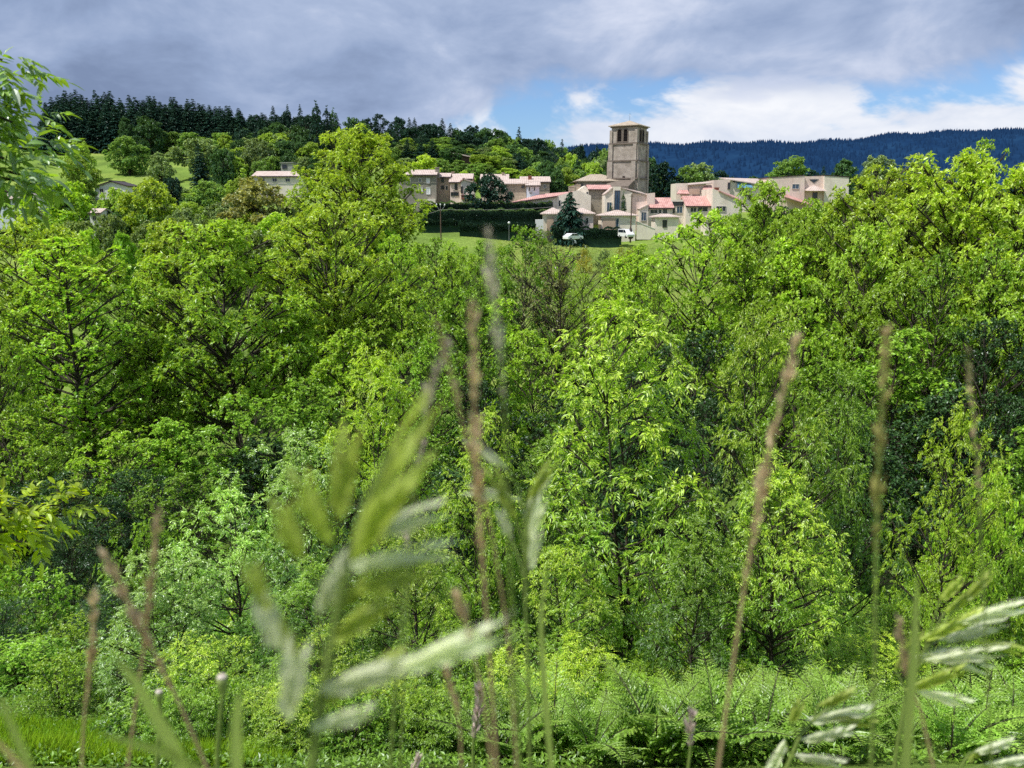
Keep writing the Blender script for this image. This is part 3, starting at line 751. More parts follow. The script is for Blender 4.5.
far('far2', 527, 169, 240, 28, 'bright', 'tree', 'bright round bush-like tree above the cream house roof')
far('far1', 424, 155, 232, 42, 'yellow', 'tree', 'bright yellow-green tree right behind the grey stone house')
far('far0', 465, 171, 226, 20, 'bright', 'tree', 'bright little tree behind the gabled house roof')
far('poplar', 315, 101, 330, 12, 'dark', 'poplar', 'tallest dark poplar on the left hill skyline')
far('poplar', 327, 106, 332, 11, 'dark', 'poplar', 'second dark poplar right beside the tallest one')
far('poplar', 333, 108, 336, 9, 'deep', 'poplar', 'right-hand slimmer poplar of the three on the skyline')
far('far0', 126, 137, 338, 38, 'mid', 'tree', 'well-shaped round tree standing alone in the hill meadow')
far('far1', 159, 153, 322, 29, 'grey', 'tree', 'greyish-green round tree in the hill meadow right of the lone tree')
far('spruce0', 198, 144, 300, 20, 'spruce', 'spruce', 'single pointed dark spruce at the right end of the hill meadow')
far('far2', 224, 149, 290, 32, 'deep', 'tree', 'deep green round tree right of the single spruce')
far('far3', 197, 139, 330, 46, 'grey', 'tree', 'pale broad tree behind the single spruce')
far('far0', 147, 117, 392, 36, 'deep', 'tree', 'pair-crowned light tree in front of the spruce plantation')
far('far1', 125, 118, 398, 22, 'deep', 'tree', 'light tree at the edge of the spruce plantation, left of the pair-crowned one')
far('far2', 76, 141, 322, 28, 'bright', 'tree', 'bright round tree at the left end of the hill meadow')
far('far3', 76, 160, 250, 34, 'bright', 'tree', 'bright tree just right of the overhanging branch')
far('far0', 146, 179, 168, 54, 'yellow', 'tree', 'bright yellow-green round tree below the small gabled house')
far('far2', 112, 188, 190, 32, 'bright', 'tree', 'light green tree below the small gabled house, left of the yellow one')
far('far1', 205, 181, 200, 42, 'mid', 'tree', 'green bushy tree right of the yellow-green round tree')
far('far3', 170, 178, 205, 28, 'dark', 'tree', 'dark tree between the yellow-green tree and the bushy one')
far('far2', 254, 141, 300, 40, 'grey', 'tree', 'pale grey-green tree above the long pink roof at left')
far('far0', 255, 178, 165, 70, 'olive', 'tree', 'brownish budding tree in front of the long pink roof')
far('far3', 60, 182, 150, 66, 'mid', 'tree', 'olive green tree below the white houses at left')
far('far1', 240, 178, 210, 36, 'bright', 'tree', 'light green tree left of the long pink roof')

# ------------------------------------------------------------------ spruce plantation on the left hill
sp = random.Random(3)
k = 0
for row in range(5):
    D = 418 + row * 13
    px = 44 + sp.uniform(0, 8)
    while px < 300:
        top = np.interp(px, [44, 60, 130, 180, 225, 250, 300], [100, 93, 95, 101, 106, 116, 113]) + sp.uniform(-4, 9)
        if row == 0: top += sp.uniform(4, 16)
        tree(f'spruce{k % 3}', px, top, D, sp.uniform(20, 28), 'spruce', 'spruce', 'dark spruce in the dense plantation on top of the left hill', 'spruces of the plantation on the left hill', rz=k, Hmin=9)
        k += 1; px += sp.uniform(9.5, 13)

# ------------------------------------------------------------------ mixed woodland on the hill
wd = random.Random(8)
SKX = [235, 280, 300, 340, 380, 420, 450, 490, 520, 560, 600, 640]
SKY_ = [118, 112, 110, 118, 117, 124, 126, 127, 134, 143, 148, 154]
COLN = {'deep': 'deep green', 'dark': 'very dark', 'mid': 'fresh green', 'bright': 'bright green', 'grey': 'grey-green'}
for row, (D, dy) in enumerate([(455, 0), (430, 3), (400, 10), (372, 17), (345, 25), (318, 33), (292, 42), (262, 52)]):
    px = 236 + wd.uniform(0, 10)
    while px < 640:
        top = np.interp(px, SKX, SKY_) + dy * np.interp(px, [230, 400, 560, 640], [1.05, .95, .62, .25]) + wd.uniform(-4, 5)
        if not (440 < px < 476 and 143 < top < 166 and D < 318) and not (row == 7 and (px < 400 or px > 590)):
            q = wd.random()
            key = wd.choice(['far0', 'far1', 'far2', 'far3'])
            if row < 3: m = wd.choice(['dark', 'deep', 'dark', 'mid', 'dark'])
            else: m = wd.choice(['deep', 'mid', 'grey', 'bright', 'deep', 'mid'])
            w = wd.uniform(20, 34)
            if q < (.26 if row < 4 else .17):
                tree(f'spruce{wd.randrange(3)}', px, top - 4, D, wd.uniform(13, 17), 'spruce', 'spruce', 'dark pointed spruce mixed into the woodland above the village', 'spruces in the hill woodland', Hmin=8)
            elif q < .38 and row < 5:
                tree('pine', px, top - 2, D, wd.uniform(16, 24), 'fdark', 'pine', 'dark flat-topped pine in the woodland above the village', 'pines in the hill woodland', Hmin=8)
            else:
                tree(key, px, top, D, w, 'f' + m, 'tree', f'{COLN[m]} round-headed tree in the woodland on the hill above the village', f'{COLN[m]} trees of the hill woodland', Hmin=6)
        px += wd.uniform(12, 19)
# left slope: scattered trees and hedgerow bushes
for row, (D, y0, y1, a, b) in enumerate([(400, 126, 134, 165, 300), (372, 134, 142, 195, 300), (340, 143, 150, 215, 300), (300, 155, 166, 230, 290),
                                         (262, 178, 186, 20, 96), (240, 178, 188, 130, 250), (215, 190, 198, 40, 240), (190, 196, 204, 20, 240), (165, 204, 212, -20, 290), (140, 212, 222, -20, 340), (115, 222, 234, -20, 400)]):
    px = a + wd.uniform(0, 14)
    while px < b:
        m = wd.choice(['mid', 'bright', 'deep', 'mid', 'grey'])
        top = wd.uniform(y0, y1)
        if not (88 < px < 136 and 215 <= D < 300) and not (D < 215 and px < 46):
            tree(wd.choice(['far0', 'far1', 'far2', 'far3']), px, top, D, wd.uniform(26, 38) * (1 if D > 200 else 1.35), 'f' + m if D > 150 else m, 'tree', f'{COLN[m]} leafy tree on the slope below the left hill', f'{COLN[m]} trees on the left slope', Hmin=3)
        px += wd.uniform(20, 30) * (1 if D > 200 else 1.3)
# behind the village on the right
for i in range(16):
    px = 650 + i * 26 + wd.uniform(-8, 8); D = wd.uniform(285, 330)
    m = wd.choice(['deep', 'mid', 'dark'])
    tree(wd.choice(['far0', 'far1', 'far2']), px, wd.uniform(169, 177), D, wd.uniform(20, 32), 'f' + m, 'tree', f'{COLN[m]} tree in the row beyond the modern blocks', f'{COLN[m]} trees beyond the modern blocks', Hmin=3)

for i, (px, top, D) in enumerate([(735, 214, 176), (758, 208, 180), (780, 206, 190), (796, 209, 186), (812, 207, 190), (830, 205, 192), (848, 200, 190), (866, 190, 200), (745, 222, 150), (790, 218, 150), (825, 214, 150)]):
    m = ['mid', 'bright', 'deep'][i % 3]
    tree(f'far{i % 4}', px, top, D, 30, 'f' + m if D > 160 else m, 'tree', f'{COLN[m]} leafy bush at the foot of the modern blocks at right', f'{COLN[m]} bushes at the foot of the modern blocks', Hmin=2.5)
# ------------------------------------------------------------------ village materials
M['stone'] = surf_mat('tower_masonry', [(.27, .235, .20), (.40, .355, .31), (.50, .455, .405)], scale=.55, bump=.5, bscale=4, lo=.32, hi=.68,
                      extra=brick_extra((1, .98, .95), (.80, .77, .75), (.62, .59, .56), 1.0, .62, .34, .7))
M['stonetrim'] = surf_mat('weathered_dark_stone', [(.13, .105, .085), (.22, .18, .15)], scale=2, bump=.3)
M['greystone'] = surf_mat('grey_rubble_wall', [(.26, .24, .20), (.38, .35, .30)], scale=1.2, bump=.4, extra=brick_extra((1, 1, .97), (.78, .76, .72), (.7, .66, .62), 1.0, .5, .27, .7))
M['warmstone'] = surf_mat('warm_stone_wall', [(.38, .31, .24), (.54, .46, .37)], scale=1.2, bump=.3, extra=brick_extra((1, .98, .95), (.8, .77, .72), (.75, .7, .65), 1.0, .5, .27, .6))
M['cream'] = surf_mat('cream_render', [(.60, .52, .42), (.76, .68, .57), (.82, .75, .64)], scale=.5, stretch=(1, 1, .45), lo=.25, rough=.9)
M['pinkwall'] = surf_mat('pinkish_render', [(.62, .46, .39), (.76, .61, .53), (.82, .68, .60)], scale=.5, stretch=(1, 1, .45), lo=.25, rough=.9)
M['tan'] = surf_mat('tan_render', [(.47, .34, .25), (.55, .42, .32)], scale=.6, rough=.9)
M['white'] = surf_mat('white_render', [(.72, .71, .69), (.80, .79, .78)], scale=.6, rough=.9)
M['bluewhite'] = surf_mat('bluish_white_render', [(.58, .62, .70), (.68, .72, .80)], scale=.6, rough=.9)
M['tile_pink'] = surf_mat('pink_clay_tiles', [(.44, .22, .19), (.62, .34, .30), (.70, .46, .41)], scale=.9, rough=.8, extra=tile_extra)
M['tile_pale'] = surf_mat('pale_weathered_tiles', [(.48, .36, .30), (.60, .48, .42), (.68, .58, .52)], scale=1.1, rough=.8, extra=tile_extra)
M['tile_beige'] = surf_mat('beige_old_tiles', [(.36, .29, .22), (.48, .40, .31), (.54, .46, .37)], scale=1.3, rough=.85, extra=tile_extra)
M['eave'] = flat_mat('dark_eave_board', (.06, .04, .035))
M['glass'] = flat_mat('window_glass', (.02, .028, .04), .12, .6)
M['bluepane'] = flat_mat('blue_window_glass', (.04, .075, .13), .12, .7)
M['skypane'] = flat_mat('skylight_glass', (.12, .28, .40), .1, .8)
M['frame'] = flat_mat('pale_window_frame', (.62, .58, .53))
M['darkframe'] = flat_mat('dark_window_frame', (.08, .07, .065))
M['shutter'] = flat_mat('white_shutter', (.75, .75, .74))
M['brickred'] = surf_mat('red_brick', [(.22, .07, .05), (.30, .12, .09)], scale=3)
M['wood'] = surf_mat('brown_timber', [(.09, .06, .045), (.15, .10, .08)], scale=3, stretch=(1, 1, .2))
M['metal'] = flat_mat('galvanised_metal', (.30, .31, .32), .45, .5, .6)
M['conc'] = surf_mat('grey_concrete', [(.28, .27, .25), (.38, .37, .35)], scale=2)

class Bld:
    """one building; coordinates of its facade are taken off the photograph at its own depth D, then it is real geometry"""
    def __init__(s, name, label, px, ybase, D, cat='house', group=None, rz=0.0):
        s.o = at(px, ybase, D); s.D = D
        s.e = empty(name, s.o, rz, label, cat, group)
    def X(s, px, py=200): return at(px, py, s.D).x - s.o.x
    def Z(s, py, px=600): return at(px, py, s.D).z - s.o.z
    def wall(s, poly, depth, mat, y0=0.0, deep=3.0, name='wall'):
        P = [(s.X(x, y), s.Z(y)) for x, y in poly]
        zm = min(z for _, z in P)
        P = [(x, z - deep if abs(z - zm) < .6 else z) for x, z in P]
        A = sum(P[i][0] * P[(i + 1) % len(P)][1] - P[(i + 1) % len(P)][0] * P[i][1] for i in range(len(P)))
        if A < 0: P = P[::-1]
        return MB().prism(P, y0, y0 + depth).build(name, M[mat], s.e)
    def strip(s, a, b, depth, mat, y0=0.0, over=.45, th=.22, name='roof'):
        """roof plate along the facade edge a-b (pixels), running back over the depth"""
        x0, z0 = s.X(*a), s.Z(a[1]); x1, z1 = s.X(*b), s.Z(b[1])
        if x1 < x0: x0, z0, x1, z1 = x1, z1, x0, z0
        ln = math.hypot(x1 - x0, z1 - z0); ux, uz = (x1 - x0) / ln * over * .6, (z1 - z0) / ln * over * .6
        m = MB().slab((x0 - ux, y0 - over, z0 - uz + th + .01), (x1 + ux, y0 - over, z1 + uz + th + .01), (x1 + ux, y0 + depth + over, z1 + uz + th + .01), (x0 - ux, y0 + depth + over, z0 - uz + th + .01), th)
        return m.build(name, M[mat], s.e)
    def gable(s, x0, x1, yb, ye, yr, depth, wall, roof, y0=0.0, over=.5, th=.22):
        """ridge along the facade: the roof slope faces the camera"""
        X0, X1 = s.X(x0), s.X(x1); zb, ze, zr = s.Z(yb) - 3, s.Z(ye), s.Z(yr)
        yc = y0 + depth / 2
        w = MB()
        V = []
        for x in (X0, X1): V += [(x, y0, zb), (x, y0 + depth, zb), (x, y0 + depth, ze), (x, yc, zr), (x, y0, ze)]
        w.add(V, [(0, 1, 2), (0, 2, 4), (4, 2, 3), (5, 7, 6), (5, 9, 7), (9, 8, 7)], [(0, 4, 9, 5), (1, 6, 7, 2), (0, 5, 6, 1), (4, 3, 8, 9), (3, 2, 7, 8)])
        w.build('wall', M[wall], s.e)
        k = over / (depth / 2) * (zr - ze)
        r = MB()
        r.slab((X0 - .3, y0 - over, ze - k + th + .01), (X1 + .3, y0 - over, ze - k + th + .01), (X1 + .3, yc, zr + th + .01), (X0 - .3, yc, zr + th + .01), th)
        r.slab((X1 + .3, y0 + depth + over, ze - k + th + .01), (X0 - .3, y0 + depth + over, ze - k + th + .01), (X0 - .3, yc + .003, zr + th + .012), (X1 + .3, yc + .003, zr + th + .012), th)
        r.build('roof', M[roof], s.e)
        MB().box(X0 - .25, X1 + .25, y0 - over - .10, y0 - over - .004, ze - k - .10, ze - k + .10).build('gutter', M['eave'], s.e)
    def hip(s, x0, x1, yb, ye, yp, depth, wall, roof, y0=0.0, ridge=.35, over=.55):
        X0, X1 = s.X(x0), s.X(x1); zb, ze, zp = s.Z(yb) - 3, s.Z(ye), s.Z(yp)
        MB().box(X0, X1, y0, y0 + depth, zb, ze).build('wall', M[wall], s.e)
        a, b, c, d = X0 - over, X1 + over, y0 - over, y0 + depth + over
        xm, ym = (X0 + X1) / 2, y0 + depth / 2; rl = (X1 - X0) * ridge / 2
        V = [(a, c, ze + .01), (b, c, ze + .01), (b, d, ze + .01), (a, d, ze + .01), (a, c, ze + .2), (b, c, ze + .2), (b, d, ze + .2), (a, d, ze + .2), (xm - rl, ym, zp), (xm + rl, ym, zp)]
        MB().add(V, [(4, 8, 7), (5, 6, 9)], [(0, 3, 2, 1), (0, 1, 5, 4), (1, 2, 6, 5), (2, 3, 7, 6), (3, 0, 4, 7), (4, 5, 9, 8), (6, 7, 8, 9)]).build('roof', M[roof], s.e)
    def win(s, x0, y0, x1, y1, pane='glass', frame='frame', y=0.0, bars=1, name='window', w=.11):
        X0, X1, z0, z1 = s.X(x0), s.X(x1), s.Z(y1), s.Z(y0)
        f = MB()
        f.box(X0 - w, X0, y - .10, y - .002, z0 - w, z1 + w).box(X1, X1 + w, y - .10, y - .002, z0 - w, z1 + w)
        f.box(X0, X1, y - .10, y - .002, z1, z1 + w).box(X0, X1, y - .16, y - .002, z0 - w, z0)
        for i in range(bars):
            xm = X0 + (X1 - X0) * (i + 1) / (bars + 1)
            f.box(xm - .03, xm + .03, y - .08, y - .03, z0, z1)
        fo = f.build(name, M[frame], s.e)
        MB().box(X0, X1, y - .03, y - .004, z0, z1).build('pane', M[pane], fo)
        return fo
    def chimney(s, px, y0, y1, w, yy, mat='brickred'):
        x = s.X(px); 
        m = MB().box(x - w, x + w, yy - w, yy + w, s.Z(y1), s.Z(y0)).box(x - w - .1, x + w + .1, yy - w - .1, yy + w + .1, s.Z(y0), s.Z(y0) + .18)
        return m.build('chimney', M[mat], s.e)

# ---- old houses on the left of the village
b = Bld('stone_house', 'tall grey stone house with white shuttered windows at the left end of the village', 418, 206, 200)
b.gable(399, 436.5, 206, 175, 169.8, 9, 'greystone', 'tile_pale'); b.chimney(437, 167.5, 178, .5, 2.5, 'greystone')
b.win(426.8, 188, 430.2, 194, 'shutter', 'shutter', bars=1); b.win(427, 178.5, 430, 183, 'shutter', 'frame'); b.win(419.3, 187.5, 422.6, 191.5, 'shutter', 'frame')
b.win(419.5, 178.5, 422, 182); b.win(408, 187.5, 411, 192); b.win(408, 178.5, 411, 183); b.wall([(428, 199), (436, 199), (436, 206), (428, 206)], 2, 'cream', -2.0, 1.5, 'porch')
b = Bld('stone_house', 'narrow stone house with small windows tucked between the tall grey house and the pink gables', 444.5, 202, 204)
b.gable(436.5, 449.7, 202, 177.2, 173.2, 8, 'warmstone', 'tile_pale'); b.win(442, 179, 444, 182, 'glass', 'darkframe', bars=0); b.win(442, 186, 444, 189, 'glass', 'darkframe', bars=0); b.win(446, 186, 448, 190, bars=0)
b = Bld('gabled_house', 'cream house with a red balcony and two pink roofs left of the dark round tree', 461, 199, 201)
b.gable(450.2, 461.2, 199, 182.3, 177.5, 8, 'pinkwall', 'tile_pale', 0)
b.wall([(461.5, 199), (461.5, 181.5), (464, 179.5), (474.5, 183), (474.5, 199)], 7, 'cream', -2.2)
b.strip((461, 182), (464, 179.7), 7, 'tile_pink', -2.2); b.strip((464, 179.7), (475, 183.2), 7, 'tile_pale', -2.2)
b.win(455.3, 184, 457.4, 189.5, 'glass', 'darkframe'); b.win(451.3, 192.5, 453.3, 195.5, 'glass', 'darkframe', bars=0); b.win(454, 192.5, 458.5, 195.5, 'glass', 'darkframe')
b.win(461.9, 187, 463.2, 193, 'glass', 'darkframe', -2.2, 0, 'door')
X0, X1 = b.X(462.2), b.X(469)
MB().box(X0, X1, -3.7, -2.21, b.Z(199.5), b.Z(195.8)).box(X0 - .1, X1 + .1, -3.8, -2.205, b.Z(195.8), b.Z(195.8) + .15).build('balcony', M['brickred'], b.e)
b = Bld('gabled_house', 'house behind the cream gables showing only a pale roof with a dark gable', 462, 190, 214)
b.gable(449, 472, 190, 179, 173.6, 10, 'warmstone', 'tile_pale'); b.chimney(452, 171.5, 177, .35, 5, 'warmstone')
b = Bld('gabled_house', 'pale roofed house half hidden behind the dark round tree', 494, 192, 214)
b.gable(481, 508, 192, 180.5, 174.2, 10, 'pinkwall', 'tile_pale'); b.chimney(503, 172.8, 177, .35, 4, 'warmstone'); b.win(499.5, 182, 501.5, 185, bars=0)
b = Bld('cream_house', 'cream house with hipped pale roof and twin tall windows right of the dark round tree', 512, 206, 198)
b.hip(500, 526.2, 206, 184.3, 178.2, 9, 'warmstone', 'tile_pale', ridge=.5)
b.win(507.6, 193, 509.2, 199, 'glass', 'darkframe', bars=0); b.win(510.9, 193, 512.5, 199, 'glass', 'darkframe', bars=0); b.win(508, 202.5, 509.6, 205, 'glass', 'darkframe', bars=0); b.win(522, 186, 524, 187.8, 'glass', 'darkframe', bars=0); b.win(503, 186.5, 504.5, 189, bars=0)
b = Bld('white_house', 'small bluish white house with two dark windows under a dark eave', 532.5, 197, 197)
b.gable(526.6, 539.2, 197, 185.4, 182.3, 6, 'bluewhite', 'tile_pale', over=.8)
for x in (528.8, 533.8): b.win(x, 187.2, x + 1.3, 190.8, 'glass', 'shutter', bars=0)
b.win(530, 192.4, 532, 193.6, 'glass', 'shutter', bars=0)
b = Bld('stone_house', 'stone house with a wide pale roof and a chimney behind the small white house', 541, 194, 208)
b.gable(521, 549.5, 194, 182.0, 176.6, 10, 'warmstone', 'tile_pale'); b.chimney(530, 176.2, 181, .45, 2, 'brickred'); b.win(544, 185, 545.6, 188, bars=0)
# ---- long hall and its end block
b = Bld('long_hall', 'long low hall with a smooth pink roof and a wide dark window band', 533, 211, 189, 'hall')
b.wall([(512, 211), (512, 202.5), (556, 196.3), (556, 211)], 9, 'cream')
x0, x1 = b.X(510), b.X(556.5)
MB().slab((x0, -.6, b.Z(202.3)), (x1, -.6, b.Z(195.8)), (b.X(580), 9, b.Z(190.3)), (b.X(543), 9, b.Z(193.2)), .22).build('roof', M['tile_pink'], b.e)
MB().slab((x0, -.70, b.Z(202.55)), (x1, -.70, b.Z(196.05)), (x1, -.61, b.Z(196.05)), (x0, -.61, b.Z(202.55)), .28).build('gutter', M['eave'], b.e)
b.wall([(556.2, 214), (556.2, 196.3), (578, 190.3), (591, 195.5), (591, 214)], 8, 'cream', .0)
b.win(540.5, 202, 553, 207, 'glass', 'frame', bars=3); b.win(526, 204.5, 535, 207.5, 'bluepane', 'frame', bars=2); b.win(559, 200.5, 560.4, 206.5, 'glass', 'frame', bars=0)
b = Bld('stone_block', 'plain block with pink roof, stone-clad front and one slim window above the pavilions', 597, 216, 196, 'building')
b.gable(588.8, 611, 216, 189.5, 185.2, 9, 'greystone', 'tile_pink')
b.wall([(576, 216), (576, 192), (584.8, 185.6), (588.6, 189.4), (588.6, 216)], 8.6, 'cream', -.3)
b.win(586.2, 192, 587.8, 196.8, 'glass', 'frame', -.3, 0); b.chimney(573, 186.5, 192, .6, 4, 'warmstone'); b.chimney(580.5, 184.5, 190, .5, 7, 'warmstone')
# ---- church: nave and tower
b = Bld('church_nave', 'low stone church nave with a broad beige hipped roof at the foot of the tower', 596, 194, 213, 'church')
b.hip(577, 619, 194, 181.5, 173.2, 13, 'stone', 'tile_beige', ridge=.28, over=.7)
b.wall([(569, 194), (569, 186.5), (577, 184), (577, 194)], 8, 'warmstone', .5)
b.win(581, 184, 582.5, 187.5, 'glass', 'darkframe', bars=0); b.win(571.5, 187.5, 573.5, 190.5, 'glass', 'darkframe', bars=0)

M['void'] = flat_mat('dark_opening', (.012, .010, .010), .9, .1)  # near-black panel colour stands in for the shaded belfry interior
def church_tower():
    D = 216.0
    base = at(627.5, 190, D); s = 3.72; al = R(-31)
    z = lambda py: at(627, py, D).z - base.z
    e = empty('church_tower', base, al, 'square stone church tower with paired belfry openings and a low pyramid roof', 'church tower')
    z1, z2, z3, z4 = z(179), z(161.5), z(144.5), z(127.2)
    w = MB()
    def ring(h, zz): return [(-h, -h, zz), (h, -h, zz), (h, h, zz), (-h, h, zz)]
    st = [(s + .42, -4), (s + .36, z1), (s + .25, z1 + .01), (s + .2, z2), (s + .08, z2 + .01), (s + .02, z3), (s - .2, z3 + .01), (s - .24, z4)]
    V = [p for h, zz in st for p in ring(h, zz)]
    Q = [(4 * i + k, 4 * i + (k + 1) % 4, 4 * i + 4 + (k + 1) % 4, 4 * i + 4 + k) for i in range(len(st) - 1) for k in range(4)]
    Q += [(3, 2, 1, 0), tuple(4 * (len(st) - 1) + k for k in range(4))]
    w.add(V, None, Q).build('wall', M['stone'], e)
    for h, zz, t in ((s + .62, z1, .34), (s + .46, z2, .34), (s + .32, z3, .36)):
        MB().box(-h, h, -h, h, zz - t / 2, zz + t / 2).build('string_course', M['stonetrim'], e)
    # angle buttresses: two at every corner, stepped in above the middle course
    for cx in (-1, 1):
        for cy in (-1, 1):
            m = MB()
            for ax in (0, 1):
                for zz0, zz1, pr, wd_ in ((-4, z2 - .16, .68, 1.15), (z2 - .15, z3 - .17, .42, 1.0), (z3 - .16, z3 + 3.4, .14, .7)):
                    a0, a1 = s - wd_ + .12 + .003 * ax, s + .10 + .003 * ax
                    o0, o1 = s - .2, s + pr
                    q = (a0, a1, o0, o1) if ax == 0 else (o0, o1, a0, a1)
                    m.box(min(cx * q[0], cx * q[1]), max(cx * q[0], cx * q[1]), min(cy * q[2], cy * q[3]), max(cy * q[2], cy * q[3]), zz0, zz1)
            m.build('buttress', M['stone'], e)
    # belfry openings
    hw, zb, zt = .56, z(142.3), z(133.2)
    def arch(cx, grow):
        n = 8
        return [(cx - hw - grow, zb - grow), (cx + hw + grow, zb - grow)] + [(cx + (hw + grow) * math.cos(a), zt + (hw + grow) * 1.25 * math.sin(a)) for a in np.linspace(0, math.pi, n)]
    for f in range(4):
        fe = R(90 * f)
        for cx in (-.85, .85):
            cc = cx - (.35 if f == 0 else 0)
            yy = -(s - .23)
            outer, inn = arch(cc, .22), arch(cc, 0)
            n = len(inn)
            V = [(x, yy - .12, zz) for x, zz in outer] + [(x, yy - .12, zz) for x, zz in inn] + [(x, yy + .02, zz) for x, zz in outer] + [(x, yy + .02, zz) for x, zz in inn]
            Q = []
            for i in range(n):
                j = (i + 1) % n
                Q += [(i, j, n + j, n + i), (n + i, n + j, 3 * n + j, 3 * n + i), (i, 2 * n + i, 2 * n + j, j)]
            fo = MB().add(V, None, Q).build('belfry_window', M['stonetrim'], e); fo.rotation_euler.z = fe
            MB().prism(inn, yy - .025, yy + .0).build('opening', M['void'], fo)
            lv = MB()
            for zz in np.arange(zb + .3, zt + .2, .75): lv.slab((cc - hw + .01, yy - .09, zz), (cc + hw - .01, yy - .09, zz), (cc + hw - .01, yy - .03, zz + .14), (cc - hw + .01, yy - .03, zz + .14), .04)
            lv.build('louvre', M['void'], fo)
    fo = MB().box(.2, .8, -(s + .46), -(s + .3), z(181), z(176.5)).build('slit_window', M['eave'], e)
    MB().box(-s - .05, s + .05, -s - .05, s + .05, z4 - .3, z4 - .004).build('cornice', M['stonetrim'], e)
    h = s + .45; zp = z(120.6)
    MB().add([(-h, -h, z4), (h, -h, z4), (h, h, z4), (-h, h, z4), (-h, -h, z4 + .18), (h, -h, z4 + .18), (h, h, z4 + .18), (-h, h, z4 + .18), (0, 0, zp)],
             [(4, 5, 8), (5, 6, 8), (6, 7, 8), (7, 4, 8)], [(3, 2, 1, 0), (0, 1, 5, 4), (1, 2, 6, 5), (2, 3, 7, 6), (3, 0, 4, 7)]).build('roof', M['tile_beige'], e)
    MB().tube([(0, 0, zp - .2), (0, 0, zp + 1.9)], [.05, .03], 6).tube([(-.3, 0, zp + 1.4), (.3, 0, zp + 1.4)], [.03, .03], 5).build('lightning_rod', M['metal'], e)
    # lean-to against the foot of the tower
    MB().add([(-s + .6, -s - 4.5, -4), (s, -s - 4.5, -4), (s, -s - .5, -4), (-s + .6, -s - .5, -4), (-s + .6, -s - 4.5, z(187)), (s, -s - 4.5, z(187)), (s, -s - .5, z(180.5)), (-s + .6, -s - .5, z(180.5))],
             None, [(3, 2, 1, 0), (4, 5, 6, 7), (0, 1, 5, 4), (1, 2, 6, 5), (2, 3, 7, 6), (3, 0, 4, 7)]).build('lean_to', M['stonetrim'], e)
church_tower()

# ---- modern cream complex
b = Bld('modern_block', 'tall cream modern block with a slanted pale roof and a high vertical window strip', 626, 219, 190, 'building')
b.wall([(604.8, 219), (604.8, 194.8), (613, 188), (613, 219)], 8, 'cream')
b.wall([(613.05, 219), (613.05, 186.6), (620.4, 186.6), (620.4, 219)], 9, 'cream', -.5)
b.wall([(620.5, 219), (620.5, 187.6), (632.2, 192.4), (632.2, 219)], 8, 'cream')
b.wall([(632.3, 219), (632.3, 192.6), (648, 195.4), (648, 219)], 7, 'pinkwall', .6)
b.strip((604.8, 194.8), (612.6, 188.2), 8, 'tile_pale', .02, .3)
m_ = MB().slab((b.X(620.8), -.4, b.Z(187.4)), (b.X(648.8), .3, b.Z(194.9)), (b.X(646), 8, b.Z(191.0)), (b.X(622), 8, b.Z(186.4)), .2); m_.build('roof', M['tile_pale'], b.e)
b.win(614.5, 191, 619.3, 211, 'bluepane', 'darkframe', -.5, 1); b.win(607.3, 202.5, 611.5, 213, 'bluepane', 'frame', 0, 1); b.win(621.5, 201.5, 625.3, 208.5, 'bluepane', 'frame', 0, 1)
for i, (xa, xb, ye, yp, xw, lab) in enumerate([(543.5, 564, 214.5, 207.6, None, 'small cream pavilion with hipped pale roof left of the dark conifer'), (572.5, 593.8, 214.3, 207.8, None, 'small cream pavilion half hidden right behind the dark conifer'), (602, 636.5, 216, 210, 617, 'wider hip-roofed pavilion with a narrow window behind the telegraph pole')]):
    b = Bld('pavilion', lab, (xa + xb) / 2, 231, 178 + i * .5, 'pavilion')
    b.hip(xa, xb, 231, ye, yp, 6.5, 'cream' if i != 1 else 'pinkwall', 'tile_pale', ridge=.08)
    wd_ = {0: (547, 553.5), 1: None, 2: (602.6, 615.3)}[i]
    if wd_: b.wall([(wd_[0], 231), (wd_[0], ye + 2.2), (wd_[1], ye + 2.2), (wd_[1], 231)], .25, 'tan', -.25, 3, 'panel')
    if xw: b.win(616.8, 218.5, 619.2, 228, 'bluepane', 'frame', 0, 0)
    else: b.win(xa + 14, 218, xa + 16, 224, 'glass', 'frame', 0, 0)
b = Bld('stair_wall', 'stepped white garden wall at the left of the first pavilion', 541, 233, 176, 'wall')
b.wall([(535.5, 234), (535.5, 219.5), (543.4, 219.5), (543.4, 234)], 1.2, 'white', 0, 1); b.wall([(531.5, 234), (531.5, 225), (535.4, 225), (535.4, 234)], 1.2, 'white', 0, 1, 'step')
b = Bld('ramp_wall', 'sloping cream ramp wall right of the wide pavilion', 640, 233, 179, 'wall')
b.wall([(636.7, 235), (636.7, 222), (655, 229), (655, 235)], .6, 'cream', 0, 1); b.strip((637, 222), (655, 229), .6, 'white', 0, .1, .12, 'coping')
b = Bld('gabled_block', 'narrow cream gable with one square window left of the pink roofs', 645, 229, 188, 'building')
b.wall([(639.7, 229), (639.7, 209.5), (648.4, 205), (648.4, 229)], 7, 'cream'); b.strip((639.5, 209.5), (648.4, 205), 7, 'tile_pale', 0, .3); b.win(642, 212.3, 646.6, 220.6, 'bluepane', 'frame', 0, 1)
b.wall([(648.45, 229), (648.45, 193.4), (656.5, 192.5), (656.5, 229)], 5, 'pinkwall', 2.0, name='rear_wall')
b = Bld('terraced_block', 'cream terraced block with two bright pink roofs and window bands', 680, 226, 189, 'building')
b.gable(649, 673, 226, 207.6, 198.3, 9, 'cream', 'tile_pink')
b.wall([(673.1, 226), (673.1, 199.5), (686.8, 199.5), (686.8, 226)], 6, 'cream', 2.5)
b.gable(686.9, 711.8, 226, 205.8, 196.6, 9, 'cream', 'tile_pink')
